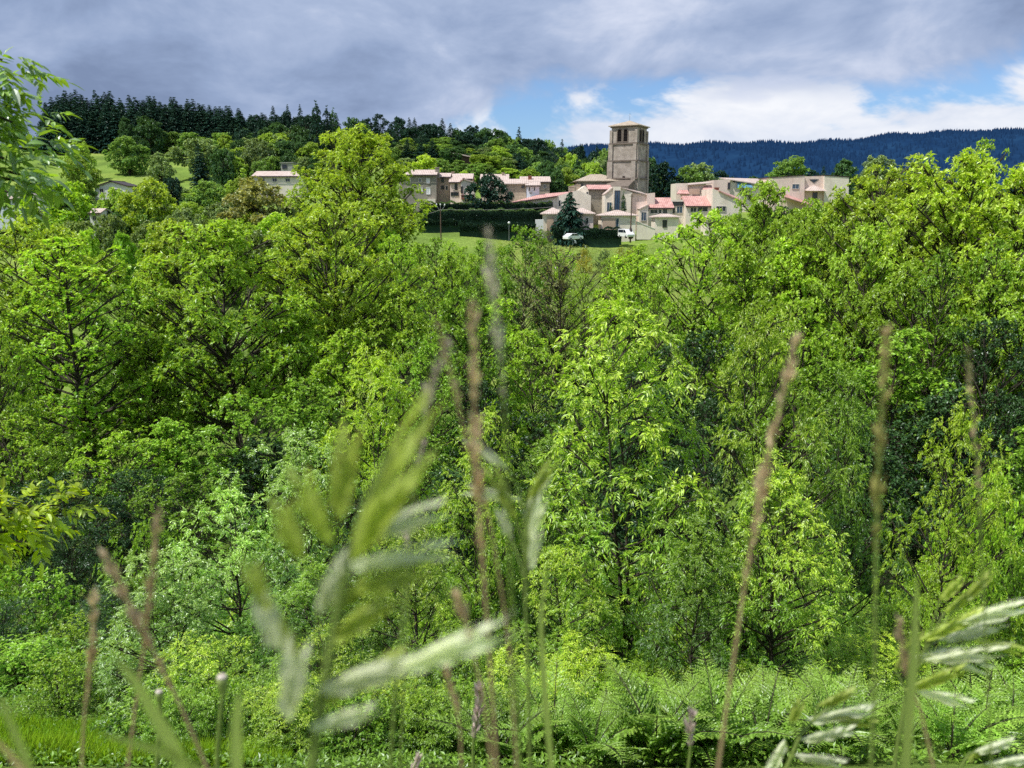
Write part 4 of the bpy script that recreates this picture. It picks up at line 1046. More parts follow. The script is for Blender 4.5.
b.win(651, 209.8, 657.8, 213.3, 'glass', 'frame', 0, 1); b.win(659.2, 209.5, 661.6, 213.3, 'glass', 'frame', 0, 0); b.win(663.5, 209.2, 667.5, 213.5, 'glass', 'frame', 0, 1)
b.win(674.5, 207.5, 677, 213, 'glass', 'darkframe', 2.5, 0); b.win(679.5, 206.5, 685, 213, 'bluepane', 'frame', 2.5, 1); b.win(674.5, 202, 685.5, 205.2, 'glass', 'darkframe', 2.5, 2)
b.win(691, 207.6, 696.6, 211.8, 'glass', 'frame', 0, 1); b.win(698.3, 207.3, 708, 211.5, 'glass', 'frame', 0, 1); b.win(697.5, 218, 700.5, 223, 'glass', 'frame', 0, 0); b.win(704.5, 219, 707.5, 224, 'glass', 'frame', 0, 0)
for xa, xb, ye, yp, lab in ((656, 679.5, 217.5, 213.8, 'low pale porch roof below the left pink roof'), (707.5, 723, 218, 215.4, 'low pale porch roof in front of the blank cream gable wall')):
    p = Bld('porch', lab, (xa + xb) / 2, 229, 180, 'porch'); p.hip(xa, xb, 229, ye, yp, 5, 'cream', 'tile_pale', ridge=.3); p.win(xa + 8, 220.5, xa + 11.5, 227, 'glass', 'darkframe', 0, 0, 'door')
b = Bld('gabled_block', 'large blank cream gable wall with one wide window and a small red chimney', 724, 226, 188, 'building')
b.wall([(712.2, 226), (712.2, 188.8), (717.5, 190.6), (741.5, 201.5), (741.5, 226)], 11, 'cream', -.5)
m_ = MB().slab((b.X(717.5), -.9, b.Z(190.4)), (b.X(742), -.9, b.Z(201.3)), (b.X(750), 11, b.Z(196)), (b.X(722), 11, b.Z(187.6)), .22); m_.build('roof', M['tile_pink'], b.e)
b.win(716.2, 206.4, 725.6, 211, 'glass', 'frame', -.5, 2); b.chimney(716.7, 188.2, 191.5, .42, .6, 'brickred')
b = Bld('balcony_block', 'upper block with stacked pink roofs and a brown loggia balcony', 694, 204, 201, 'building')
b.wall([(677.5, 204), (677.5, 183.2), (689, 183), (689, 204)], 7, 'cream', 1.5); b.wall([(689.1, 204), (689.1, 184.5), (713, 184.5), (713, 204)], 7, 'pinkwall', 2.0)
m_ = MB().slab((b.X(675.8), -1, b.Z(193.6)), (b.X(688.4), -1, b.Z(193.6)), (b.X(688.4), 1.4, b.Z(189.8)), (b.X(679.5), 1.4, b.Z(189.8)), .2); m_.build('roof', M['tile_pink'], b.e)
m_ = MB().slab((b.X(699.5), -1, b.Z(193)), (b.X(713), -1, b.Z(193)), (b.X(713), 2.4, b.Z(185)), (b.X(706), 2.4, b.Z(185)), .2); m_.build('roof', M['tile_pink'], b.e)
b.wall([(688.5, 194.5), (688.5, 188.8), (698.6, 188.8), (698.6, 194.5)], .3, 'tan', -1.2, 0, 'balcony')
for x in (688.8, 699, 705.5): b.wall([(x, 204), (x, 194.6), (x + .9, 194.6), (x + .9, 204)], .3, 'cream', -1.1, 0, 'post')
b.win(693.5, 195.8, 698, 199.5, 'glass', 'darkframe', 2.0, 0); b.win(701, 195.8, 704.5, 199.5, 'glass', 'darkframe', 2.0, 0)
MB().slab((b.X(688.4), 1, b.Z(184.4)), (b.X(712.5), 1, b.Z(182.4)), (b.X(712.5), 8, b.Z(180.6)), (b.X(690), 8, b.Z(182.6)), .2).build('roof', M['tile_pale'], b.e)
b = Bld('skylight_block', 'block with a long pale roof and a large slanted blue skylight', 740, 204, 207, 'building')
b.wall([(713.2, 204), (713.2, 180.3), (729.5, 179), (729.5, 204)], 8, 'pinkwall', -.6)
b.wall([(729.6, 204), (729.6, 179.2), (734, 182.5), (770, 186), (770, 204)], 8, 'cream', 0)
MB().slab((b.X(729), -.8, b.Z(179.6)), (b.X(770), -.8, b.Z(186)), (b.X(768), 9, b.Z(177.4)), (b.X(727), 9, b.Z(176.2)), .22).build('roof', M['tile_pale'], b.e)
MB().add([(b.X(736), -1.3, b.Z(188)), (b.X(751), -1.3, b.Z(187.6)), (b.X(748), 0, b.Z(182.6)), (b.X(736), 0, b.Z(181.8)), (b.X(736), .4, b.Z(188)), (b.X(751), .4, b.Z(187.6))], [(0, 3, 4), (1, 5, 2)], [(0, 1, 2, 3), (0, 4, 5, 1), (3, 2, 5, 4)]).build('skylight', M['skypane'], b.e)
b.win(726.6, 183, 728.4, 189, 'glass', 'darkframe', -.6, 0); b.win(739, 190, 747, 194, 'glass', 'frame', 0, 1)
b = Bld('flat_block', 'long flat roofed pale block at right with one square window and pointed porch', 808, 208, 205, 'building')
b.wall([(771, 208), (771, 177.8), (804.8, 175.8), (804.8, 208)], 10, 'pinkwall'); b.wall([(804.9, 208), (804.9, 176.2), (824.5, 176.2), (824.5, 208)], 9, 'pinkwall', .9); b.wall([(824.6, 208), (824.6, 175.8), (849, 177.5), (849, 208)], 10, 'cream')
b.strip((770.5, 177.6), (804.8, 175.6), 10, 'eave', 0, .12, .16, 'parapet'); b.strip((824.6, 175.6), (849.4, 177.3), 10, 'eave', 0, .12, .16, 'parapet'); b.win(791.3, 184.3, 797.8, 188.6, 'bluepane', 'frame', 0, 1)
P = [b.X(803.6), b.X(813.2), b.X(823.6)]; z0, z1 = b.Z(191), b.Z(184.6)
MB().add([(P[0], -2.0, z0), (P[2], -2.0, z0), (P[1], .85, z1), (P[0], .85, z0 + .3), (P[2], .85, z0 + .3)], [(0, 1, 2), (0, 2, 3), (1, 4, 2)], [(0, 3, 4, 1)]).build('porch_roof', M['tile_pale'], b.e)
MB().prism([(b.X(809), b.Z(179.2)), (b.X(813.6), b.Z(183)), (b.X(818.3), b.Z(179.2))], .80, .89).build('gable_window', M['glass'], b.e)
b.win(813.8, 192.8, 817.8, 199, 'glass', 'darkframe', .9, 1, 'door')
MB().slab((b.X(781), -3, b.Z(197)), (b.X(809), -3, b.Z(205.5)), (b.X(809), -.05, b.Z(202.5)), (b.X(783), -.05, b.Z(193)), .25).build('lower_roof', M['tile_pink'], b.e)
# ---- hillside and left-hand houses
b = Bld('hill_house', 'lone house with a pale sloping roof among the trees on the hill', 458, 164, 298)
b.wall([(449, 164), (449, 153.6), (469.5, 157.6), (469.5, 164)], 8, 'wood'); b.strip((448.4, 152.6), (470, 157.2), 8, 'tile_pale', 0, .9, .4); b.win(452, 157, 455, 160.5)
b = Bld('long_house', 'long low house with a pale pink roof left of the very big ash', 276, 186, 216)
b.gable(254.5, 300, 186, 176.3, 171.2, 9, 'cream', 'tile_pale'); b.win(262, 178.5, 266, 181.5); b.win(274, 178.5, 278, 181.5); b.win(287, 178.5, 291, 181.5)
b = Bld('concrete_shed', 'small grey flat roofed shed above the long low house', 286.5, 172, 262, 'shed')
b.wall([(280.8, 172), (280.8, 163.4), (292, 163), (292, 172)], 5, 'conc'); b.strip((280.4, 163.2), (292.4, 162.8), 5, 'conc', 0, .3, .2); b.win(284.6, 165, 288.8, 168.4, 'glass', 'darkframe')
b = Bld('small_house', 'small pale house with a dark edged gable roof below the hill meadow', 110, 197, 268)
b.wall([(94.5, 197), (94.5, 187.6), (111, 181.8), (127, 186.4), (127, 197)], 9, 'white'); b.strip((93.6, 187.8), (111, 181.8), 9, 'eave', 0, .5, .35); b.strip((111, 181.8), (128, 186.6), 9, 'eave', 0, .5, .35); b.win(101, 189, 104.5, 192.5); b.win(116, 189, 119.5, 192.5)
b = Bld('white_house', 'white two-part house at the left edge seen through the overhanging branch', 18, 216, 182)
b.gable(-14, 24, 216, 199, 192.5, 9, 'bluewhite', 'tile_pale'); b.wall([(24.1, 216), (24.1, 196), (33, 193.5), (42, 198), (42, 216)], 7, 'white', -1); b.strip((24, 196), (33, 193.5), 7, 'tile_pale', -1); b.strip((33, 193.5), (42.4, 198.2), 7, 'tile_pale', -1)
b.win(28, 200, 31.5, 205, 'bluepane', 'frame', -1); b.win(4, 202, 8, 207, 'bluepane'); b.win(14, 202, 18, 207, 'bluepane'); b.win(34.5, 200, 38, 205, 'bluepane', 'frame', -1)
b = Bld('hut', 'little pale hut among the trees below the small gabled house', 95, 227, 160, 'hut')
b.gable(88, 99, 227, 213, 209.5, 4, 'white', 'tile_pale'); b.win(91, 216, 94, 220)

# ---- hedges
def hedge(label, x0, x1, yt, yb, D, depth, topmat='hedgetop'):
    a, c = at(x0, yb, D), at(x1, yb, D)
    h = at((x0 + x1) / 2, yt, D).z - a.z; Lx = c.x - a.x
    e = empty('hedge', a, 0, label, 'hedge')
    rng = np.random.default_rng(int(x0))
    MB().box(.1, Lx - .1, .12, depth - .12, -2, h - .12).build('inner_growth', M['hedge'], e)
    n = int(Lx * 210)
    f = rng.random(n) < .5
    P0 = rng.random(n) * Lx
    P = np.stack([P0, np.where(f, rng.uniform(-.08, .12, n), rng.random(n) * depth), np.where(f, rng.random(n) * h, h + rng.uniform(-.15, .16, n) + .22 * np.sin(P0 * 1.1) + .16 * np.sin(P0 * 2.7 + 1))], -1)
    Dv = unit(np.where(f[:, None], np.array([0, -1., .3]), np.array([0, -.2, 1.])) + rng.normal(0, .5, (n, 3)))
    V, T = leaf_quads(P, Dv, .34, .2, rng)
    fm = f.repeat(2)
    link('clipped_face', mesh_np('clipped_face', V, T[fm], None, [M['hedge']]), e)
    link('top_growth', mesh_np('top_growth', V, T[~fm], None, [M[topmat]]), e)
hedge('long tall black-green hedge below the old houses', 419, 549, 210.8, 221.5, 184, 2.2)
hedge('bushy paler hedge row running on top behind the long black-green hedge', 420, 552, 203.5, 211, 188, 2.5)
hedge('low dark hedge above the lawn below the long hedge', 459, 536, 225, 232, 172, 1.6, 'hedge')
hedge('dark clipped hedge in front of the pavilions behind the white cars', 553, 622, 229.3, 239, 174, 1.6, 'hedge')
hedge('low dark hedge strip at the far edge of the lawn', 418, 460, 221.5, 226, 176, 1.4, 'hedge')

# ---- poles, wires and cars
def pole():
    a = at(441, 238, 158); h = at(441, 208, 158).z - a.z
    e = empty('electricity_pole', a, 0, 'thin wooden electricity pole with a forked insulator bracket standing on the lawn', 'pole')
    MB().tube([(0, 0, -1), (0, 0, h)], [.14, .09], 8).build('post', M['wood'], e)
    br = MB().tube([(0, 0, h - .7), (-.55, 0, h + .1), (-.75, 0, h + .5)], [.05, .05, .05], 5).tube([(0, 0, h - .7), (.5, 0, h - .1), (.85, 0, h + .45)], [.05, .05, .05], 5).tube([(0, 0, h - .1), (0, 0, h + .5)], [.05, .05], 5).build('bracket', M['metal'], e)
    for x, zz in ((-.75, .5), (0, .5), (.85, .45)):
        s_ = np.linspace(0, 1, 6)
        MB().tube(np.stack([x + 0 * s_, 0 * s_, h + zz + .35 * s_], -1), [.04, .15, .1, .16, .1, .03], 8).build('insulator', M['shutter'], e)
    a2 = at(405, 217, 150); b2 = at(441, 209.5, 158); c2 = at(552, 207, 182)
    m = MB()
    for p, q in ((a2, b2), (b2, c2)):
        s_ = np.linspace(0, 1, 14)[:, None]; P = np.array(p)[None] * (1 - s_) + np.array(q)[None] * s_; P[:, 2] -= 1.2 * (s_ * (1 - s_))[:, 0]
        m.tube(P, .035, 5)
    tag(m.build('power_line', M['conc']), 'pale overhead wire running past the electricity pole above the long hedge', 'wire')
    a = at(630.4, 238, 171); h = at(630.4, 194, 171).z - a.z
    e = empty('telegraph_pole', a, 0, 'tall thin dark telegraph pole in front of the modern blocks beside the parked van', 'pole')
    MB().tube([(0, 0, -1), (0, 0, h)], [.17, .1], 8).build('post', M['wood'], e)
    MB().box(-.7, .7, -.06, .06, h * .36, h * .36 + .12).box(-.45, .45, -.05, .05, h - .5, h - .4).build('cross_arm', M['wood'], e)
    MB().tube([(0, 0, -.2), (0, 0, 1.4), (0, 0, 2.2)], [.45, .38, .18], 10).build('base_sleeve', M['eave'], e)
    a = at(509, 236, 168); h = at(509, 224, 168).z - a.z
    e = empty('lamp_post', a, 0, 'small garden lamp post with a white globe between the two hedges', 'lamp post')
    MB().tube([(0, 0, -1), (0, 0, h)], [.07, .05], 6).build('post', M['metal'], e)
    s_ = np.linspace(0, math.pi, 7)
    MB().tube(np.stack([0 * s_, 0 * s_, h + .25 - .27 * np.cos(s_)], -1), .27 * np.sin(s_) + .01, 10).build('globe', M['shutter'], e, smooth=True)
pole()

def car(px, py, D, rz, label, van=False):
    p = at(px, py, D)
    e = empty('parked_car', (p.x, p.y, p.z), rz, label, 'car' if not van else 'van', None)
    Lc, Wc = 4.3, 1.75
    if van: prof = [(-2.2, .35), (2.2, .35), (2.25, .85), (1.75, 1.1), (1.15, 1.85), (-2.1, 1.9), (-2.22, 1.0)]
    else: prof = [(-2.1, .3), (2.1, .3), (2.15, .7), (1.95, .85), (1.0, .98), (.35, 1.42), (-1.0, 1.45), (-1.75, 1.0), (-2.1, .92)]
    o = MB().prism(prof, -Wc / 2, Wc / 2).build('body', M['carpaint'], e)
    bv = o.modifiers.new('bevel', 'BEVEL'); bv.width = .09; bv.segments = 2
    if van: wins = [[(1.55, 1.16), (1.08, 1.74), (.35, 1.74), (.35, 1.16)], [(.25, 1.16), (.25, 1.74), (-1.9, 1.74), (-1.95, 1.16)]]
    else: wins = [[(.85, 1.0), (.3, 1.36), (-.3, 1.37), (-.3, 1.0)], [(-.38, 1.0), (-.38, 1.37), (-.95, 1.38), (-1.5, 1.02)]]
    for w_ in wins:
        for sg in (-1, 1): MB().prism(w_ if w_[0][0] < w_[1][0] else w_[::-1], sg * (Wc / 2 + .008) - .006, sg * (Wc / 2 + .008) + .006).build('window', M['glass'], e)
    for x in (-1.35, 1.35):
        for sg in (-1, 1):
            wh = MB().tube([(x, sg * (Wc / 2 - .2), .32), (x, sg * (Wc / 2 + .015), .32)], [.32, .32], 14).build('wheel', M['tyre'], e)
            MB().tube([(x, sg * (Wc / 2 + .016), .32), (x, sg * (Wc / 2 + .03), .32)], [.19, .17], 10).build('hubcap', M['metal'], wh)
    for sg in (-1, 1):
        MB().box(2.06, 2.17, sg * .62 - .16, sg * .62 + .16, .62, .78).build('headlight', M['shutter'], e)
M['carpaint'] = flat_mat('white_car_paint', (.8, .8, .8), .25, .6); M['tyre'] = flat_mat('black_rubber', (.02, .02, .02), .8)
car(573, 240.4, 165, R(38), 'white parked car before the dark clipped hedge at the meadow edge')
car(626, 238.0, 172, R(-70), 'white parked van at the foot of the telegraph pole', True)
# ------------------------------------------------------------------ tree at the left edge, its leafy boughs hang into view
def near_tree():
    rng = np.random.default_rng(77)
    bx, by = -3.6, 3.0
    gz0 = g1(bx, by)
    e = empty('overhanging_ash', (bx, by, gz0), 0, 'ash tree at the left edge whose glossy boughs hang into the picture', 'tree')
    tb = MB(); top = 3.6
    Pt = np.array([(0, 0, -.3), (.03, 0, 1.2), (-.05, .05, 2.6), (.0, .0, top - gz0)])
    tb.tube(Pt, [.17, .14, .11, .03], 10)
    PT, DT = [], []
    def bough(ends, n, spread, seed):
        for (px, py, D) in ends:
            q = np.array(at(px, py, D)) - np.array([bx, by, gz0])
            zat = min(q[2] - .2 + .5 * rng.random(), Pt[-1, 2] - .2)
            s0 = np.array([np.interp(zat, Pt[:, 2], Pt[:, k]) for k in range(3)])
            m = (s0 + q) / 2 + np.array([0, 0, .25])
            s = np.linspace(0, 1, 10)[:, None]
            B = (1 - s) ** 2 * s0 + 2 * s * (1 - s) * m + s * s * q
            tb.tube(B, np.linspace(.035, .004, 10), 5, cap=False)
            for u in np.linspace(.35, 1, n):
                c = np.array([np.interp(u, s[:, 0], B[:, k]) for k in range(3)]) + rng.normal(0, spread, 3)
                PT.append(c); DT.append(unit((q - s0) * .6 + rng.normal(0, .5, 3) + np.array([0, 0, .1])))
    bough([(2, 60, 3.0), (-14, 92, 2.8), (12, 122, 3.0), (34, 150, 3.2), (4, 158, 2.7), (26, 176, 3.1), (8, 192, 2.9), (-25, 130, 2.6), (-22, 182, 2.8), (-35, 80, 3.2), (18, 138, 3.4), (-5, 110, 3.3), (-2, 172, 3.4), (38, 185, 3.3), (8, 78, 3.2), (-6, 140, 3.0), (16, 108, 3.3)], 25, .075, 1)
    n_up = len(PT)
    bough([(60, 505, 4.6), (20, 508, 4.4), (45, 528, 4.5), (-10, 522, 4.4), (78, 514, 4.7), (5, 545, 4.4), (30, 515, 4.8)], 10, .035, 2)
    n_low = len(PT)
    for k in range(12):   # the rest of the crown, out of the frame to the left
        c = np.array([rng.uniform(-2.6, .3), rng.uniform(-2.2, 1.2), rng.uniform(3.6, 6.6)])
        s0 = np.array([np.interp(c[2] - .5, Pt[:, 2], Pt[:, j]) for j in range(3)])
        tb.tube([s0, (s0 + c) / 2 + np.array([0, 0, .1]), c], [.03, .02, .006], 5, cap=False)
        for j in range(12):
            PT.append(c + rng.normal(0, .28, 3)); DT.append(unit(rng.normal(0, 1, 3) + np.array([0, 0, .3])))
    PT, DT = np.array(PT), np.array(DT)
    sel = np.arange(len(PT))
    for nm, mk, mat in (('crown', (sel < n_up) | (sel >= n_low), 'ashnear'), ('sunlit_bough', (sel >= n_up) & (sel < n_low), 'ashsun')):
        Pn, l = rosette(PT[mk], DT[mk], 3, rng, (15, 95), .25)
        BP, BD, BL, BW = pinnate(Pn, l, (.135 if nm == 'crown' else .19) * rng.uniform(.7, 1.15, len(Pn)), rng, pairs=4, lw=.16, ll=.42, droop=.4)
        V, T = leaf_hex(BP, BD, BL, BW, rng, .3)
        link(nm, mesh_np(nm, V, T, None, [M[mat]]), e)
    tb.build('trunk', M['bark'], e, smooth=True)
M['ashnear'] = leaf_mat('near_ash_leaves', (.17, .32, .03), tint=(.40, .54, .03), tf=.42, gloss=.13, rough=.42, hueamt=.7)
M['ashsun'] = leaf_mat('sunlit_ash_leaves', (.38, .55, .02), tint=(.55, .66, .02), tf=.5, gloss=.04, rough=.5)  # brighter leaf colour stands in for sun on the lower bough
near_tree()

# ------------------------------------------------------------------ grasses at the photographer's feet
M['straw'] = leaf_mat('pinkish_brown_grass_spike', (.60, .45, .28), trans=(.60, .46, .24), tint=(.62, .50, .33), tf=.3, gloss=.03)
M['greystraw'] = leaf_mat('whitish_grass_spike', (.62, .56, .48), trans=(.6, .52, .4), tint=(.56, .48, .38), tf=.3, gloss=.05)
M['pinkspike'] = leaf_mat('pale_pink_spike', (.74, .58, .54), trans=(.65, .5, .42), tint=(.62, .52, .46), tf=.3, gloss=.05)
M['greenspike'] = leaf_mat('olive_green_spike', (.34, .36, .09), trans=(.42, .42, .09), tint=(.50, .38, .20), tf=.3, gloss=.03, hueamt=.8)
M['stalk'] = flat_mat('green_grass_stalk', (.16, .22, .05), .5)
M['brownstalk'] = flat_mat('brown_grass_stalk', (.36, .26, .14), .6)
M['spikelet'] = leaf_mat('green_brome_spikelets', (.40, .49, .08), trans=(.62, .72, .12), tint=(.50, .56, .16), tf=.5, gloss=.03, rough=.5, var=.2)
M['palespikelet'] = leaf_mat('silvery_brome_spikelets', (.82, .86, .60), trans=(.80, .86, .50), tint=(.84, .84, .66), tf=.5, gloss=.03, rough=.5, var=.15)
M['blade'] = leaf_mat('broad_grass_blade', (.38, .50, .10), trans=(.55, .66, .12), tint=(.30, .38, .10), tf=.42, gloss=.08, var=.1)

def curve3(pts, D, n=40):
    """smooth stem through photograph places at depth D"""
    P = np.array([at(x, y, D) for x, y in pts])
    t = np.concatenate([[0], np.cumsum(np.linalg.norm(np.diff(P, axis=0), axis=1))]); t /= t[-1]
    u = np.linspace(0, 1, n)
    C = np.stack([np.interp(u, t, P[:, k]) for k in range(3)], -1)
    for _ in range(6): C[1:-1] = (C[:-2] + 2 * C[1:-1] + C[2:]) / 4
    return C

def to_ground(P, dx=0.0):
    """lengthen a stem from its lower end down to the soil"""
    q = P[-1]; d = P[-1] - P[-4]; x = q[0] + dx; y = q[1] + .06
    g = np.array([x, y, g1(x, y) - .02])
    s = np.linspace(0, 1, 12)[1:, None]
    c = q + d / (np.linalg.norm(d) + 1e-9) * .15
    return np.concatenate([P, (1 - s) ** 2 * q + 2 * s * (1 - s) * c + s * s * g])

def spike(label, pts, D, w, frac, mat, stalk='brownstalk', n=110, seed=0, group='seeding grass spikes'):
    """grass stem with a slender spike of overlapping scales over the upper part"""
    rng = np.random.default_rng(seed + int(pts[0][0]))
    D = D * 1.25 if D < .6 else D; w = w * .86; frac = frac * .82
    px = D / F
    C = curve3(pts, D)
    q_ = np.linspace(0, 1, len(C)); C[:, 0] += px * 3.2 * np.sin(q_ * 5.5 + seed * 1.7) * (1 - q_)
    S = to_ground(C)
    e = empty('wild_grass', S[-1], 0, label, 'grass', group)
    o = np.array(S[-1])
    MB().tube(S - o, np.linspace(w * .07, w * .16, len(S)) * px, 6).build('stem', M[stalk], e, smooth=True)
    k = int(len(C) * frac)
    nc = max(8, n // 9)
    u = np.clip((rng.integers(0, nc, n) + rng.random(n) * .55) / nc, 0, 1) * (k - 1)
    P = np.stack([np.interp(u, np.arange(len(C)), C[:, j]) for j in range(3)], -1)
    tan = unit(np.stack([np.interp(u, np.arange(len(C)), np.gradient(C[:, j])) for j in range(3)], -1)) * -1
    prof = np.sin(np.clip(u / (k - 1) * .92 + .10, 0, 1) * math.pi) ** .6
    clump = .62 + .42 * np.sin(u * 1.5 + seed) + .2 * np.sin(u * .6)
    rad = unit(rng.normal(0, 1, (n, 3)))
    Dv = unit(tan + rad * .42)
    Pb = P + rad * (w * .16 * prof * clump)[:, None] * px
    V, T = leaf_quads(Pb - o, Dv, w * (.9 + .5 * rng.random(n)) * px * (.5 + .5 * prof), w * .36 * px * (.5 + .5 * prof) * clump, rng, 0)
    link('seed_head', mesh_np('seed_head', V, T, None, [M[mat]]), e)

spike('straight brown-green grass spike standing upright at right, before the dark hollow', [(883, 335), (880, 420), (878, 520), (876, 640), (871, 770)], .33, 17, .62, 'greenspike', 'stalk', 200, 1)
spike('long leaning brown grass spike at right of centre', [(797, 343), (780, 420), (762, 490), (742, 600), (730, 680), (718, 770)], .33, 18, .72, 'straw', 'brownstalk', 210, 2)
spike('thin brown spike at far right above the drooping seed heads', [(970, 350), (976, 440), (979, 540), (986, 650), (992, 770)], .40, 10, .5, 'straw', 'stalk', 120, 3)
spike('tallest whitish blurred grass spike in the middle', [(487, 236), (490, 290), (497, 350), (505, 430), (510, 560), (516, 660), (520, 770)], .27, 16, .38, 'greystraw', 'stalk', 130, 4)
spike('brown grass spike just left of the tallest whitish one', [(470, 305), (474, 380), (478, 470), (484, 560), (490, 660), (497, 770)], .30, 19, .75, 'straw', 'brownstalk', 210, 5)
spike('olive grass spike crossing behind the brown middle one', [(440, 328), (452, 365), (466, 430), (490, 520), (508, 640), (517, 770)], .31, 13, .55, 'straw', 'brownstalk', 130, 6)
spike('bent pale pink grass head left of the middle spikes', [(450, 346), (436, 372), (425, 410), (418, 450), (412, 500), (404, 600), (396, 690), (390, 770)], .34, 17, .42, 'pinkspike', 'stalk', 130, 7)
spike('pale pink grass tip low behind the big green head', [(398, 508), (404, 540), (408, 570), (408, 620), (404, 700), (400, 770)], .42, 11, .25, 'pinkspike', 'stalk', 60, 8)
spike('brown grass spike leaning right at lower left, crossing another', [(104, 556), (128, 600), (152, 645), (178, 700), (208, 770)], .34, 17, .8, 'straw', 'brownstalk', 170, 9)
spike('brown grass spike leaning left at lower left, crossed by another', [(162, 512), (155, 560), (147, 620), (137, 690), (128, 770)], .36, 15, .7, 'straw', 'brownstalk', 160, 10)
spike('short upright reddish spike at lower left beside the crossed pair', [(94, 592), (90, 650), (86, 700), (82, 770)], .37, 14, .8, 'straw', 'brownstalk', 120, 11)
spike('brown spike with a broken tip in the lower middle', [(454, 596), (470, 640), (484, 690), (492, 770)], .30, 17, .4, 'straw', 'brownstalk', 90, 12)
spike('brown leaning spike among the drooping seed heads at lower right', [(900, 622), (908, 665), (920, 710), (934, 770)], .36, 15, .7, 'straw', 'brownstalk', 120, 13)
spike('blurred brown stem at the bottom centre beside the pink flower spike', [(448, 668), (454, 700), (460, 735), (462, 770)], .33, 13, .7, 'straw', 'brownstalk', 80, 14)
spike('small pale pink flower spike in focus at the bottom centre', [(478, 690), (476, 715), (474, 740), (473, 770)], 1.4, 17, .8, 'pinkspike', 'stalk', 130, 15)
spike('second small pinkish flower spike left of the one in focus', [(415, 758), (414, 772), (413, 790), (413, 800)], 1.3, 14, .8, 'pinkspike', 'stalk', 60, 16)
spike('pale feathery stem at the lower edge left of the ferns', [(693, 716), (690, 740), (688, 770)], .9, 16, .8, 'pinkspike', 'stalk', 70, 17)

def spikelet(mb, b, t, w, D, rng, dz=0.0):
    """plump pointed brome spikelet from place b to place t: overlapping lemmas in two rows"""
    A = np.array(at(*b, D)); B = np.array(at(*t, D - dz)); px = D / F
    ax = B - A; ln = np.linalg.norm(ax); ax = ax / ln
    r1 = unit(np.cross(ax, [0, 1., 0.1])); r2 = np.cross(ax, r1)
    s = np.linspace(0, 1, 15)
    seg = 10; th = np.arange(seg) * 2 * math.pi / seg
    rr = w * px * .5 * np.sin(np.clip(s * .96 + .04, 0, 1) * math.pi) ** .75 * (1.15 - .5 * s) * .82
    V = []
    for i, u in enumerate(s):
        mod = 1 + .28 * (((u * 5 + .0) % 1) - .5) * np.cos(th) + .28 * (((u * 5 + .5) % 1) - .5) * -np.cos(th)
        c = A + ax * ln * u + np.array([0, 0, -1.]) * ln * .10 * u * u
        V.append(c + (np.cos(th) * mod * rr[i])[:, None] * r1 + (np.sin(th) * rr[i] * .62)[:, None] * r2)
    V = np.concatenate(V)
    i = np.arange(14)[:, None] * seg; j = np.arange(seg)[None]; k = (j + 1) % seg
    Q = np.stack([i + j, i + k, i + k + seg, i + j + seg], -1).reshape(-1, 4)
    mb.add(V, None, Q)
    # pointed lemma tips standing off the sides
    for q in range(14):
        u = .06 + .86 * q / 14; sg = 1 if q % 2 else -1
        c = A + ax * ln * u + r1 * sg * w * px * .34 * math.sin(u * math.pi) ** .6
        d = unit(ax + r1 * sg * .22)
        LV, LT = leaf_hex(np.array([c - np.array([0, .35 * w * px, 0])]), np.array([d]), ln * .27, w * px * .5, rng, 0)
        mb.add(LV, LT)
        mb.tube([c + d * ln * .2, c + d * ln * .36], [.5 * px, .15 * px], 3, cap=False)

def brome(label, stem, D, lets, mats=('spikelet', 'palespikelet'), group=None, seed=0, wst=5):
    rng = np.random.default_rng(seed)
    C = curve3(stem, D); S = to_ground(C); o = np.array(S[-1]); px = D / F
    e = empty('brome_grass', o, 0, label, 'grass', group)
    MB().tube(S - o, np.linspace(wst * .3, wst * .7, len(S)) * px, 7).build('stem', M['stalk'], e, smooth=True)
    for (bx_, by_, tx, ty, w, pale) in lets:
        d_ = D + rng.uniform(-.008, .012)
        m = MB(); spikelet(m, (bx_, by_), (tx, ty), w * (.78 if D > .4 else .9), d_, rng)
        m.v = [v - o for v in m.v]
        so = m.build('spikelet', M[mats[pale]], e, smooth=True)
        # hair-thin stalk joining it to the stem
        A = np.array(at(bx_, by_, d_)); k = int(np.argmin(np.linalg.norm(C - A - np.array([0, 0, -.01]), axis=1))); k = min(len(C) - 1, k + 3)
        MB().tube([C[k] - o, (C[k] + A) / 2 - o + np.array([0, 0, .003]), A - o], [1.1 * px, .9 * px, .9 * px], 5).build('pedicel', M['stalk'], so)

brome('big blurred green grass head with silvery spikelets at lower left of centre', [(392, 452), (366, 500), (345, 570), (332, 640), (322, 700), (312, 770)], .27, [
    (352, 560, 420, 448, 30, 0), (338, 520, 352, 430, 24, 0), (372, 500, 432, 400, 20, 0), (300, 560, 282, 500, 26, 0), (330, 545, 300, 470, 26, 0),
    (318, 612, 352, 556, 26, 1), (352, 540, 440, 508, 22, 1), (346, 566, 446, 548, 22, 1), (352, 590, 430, 566, 20, 0),
    (280, 650, 262, 590, 24, 1), (288, 720, 300, 640, 28, 1), (300, 660, 268, 606, 24, 0), (318, 700, 404, 655, 26, 0), (318, 690, 410, 662, 24, 1), (400, 668, 500, 628, 26, 1), (310, 728, 372, 708, 18, 1),
    (330, 640, 400, 590, 24, 0), (270, 612, 250, 560, 20, 0), (340, 610, 378, 570, 20, 0)], seed=3, wst=10)
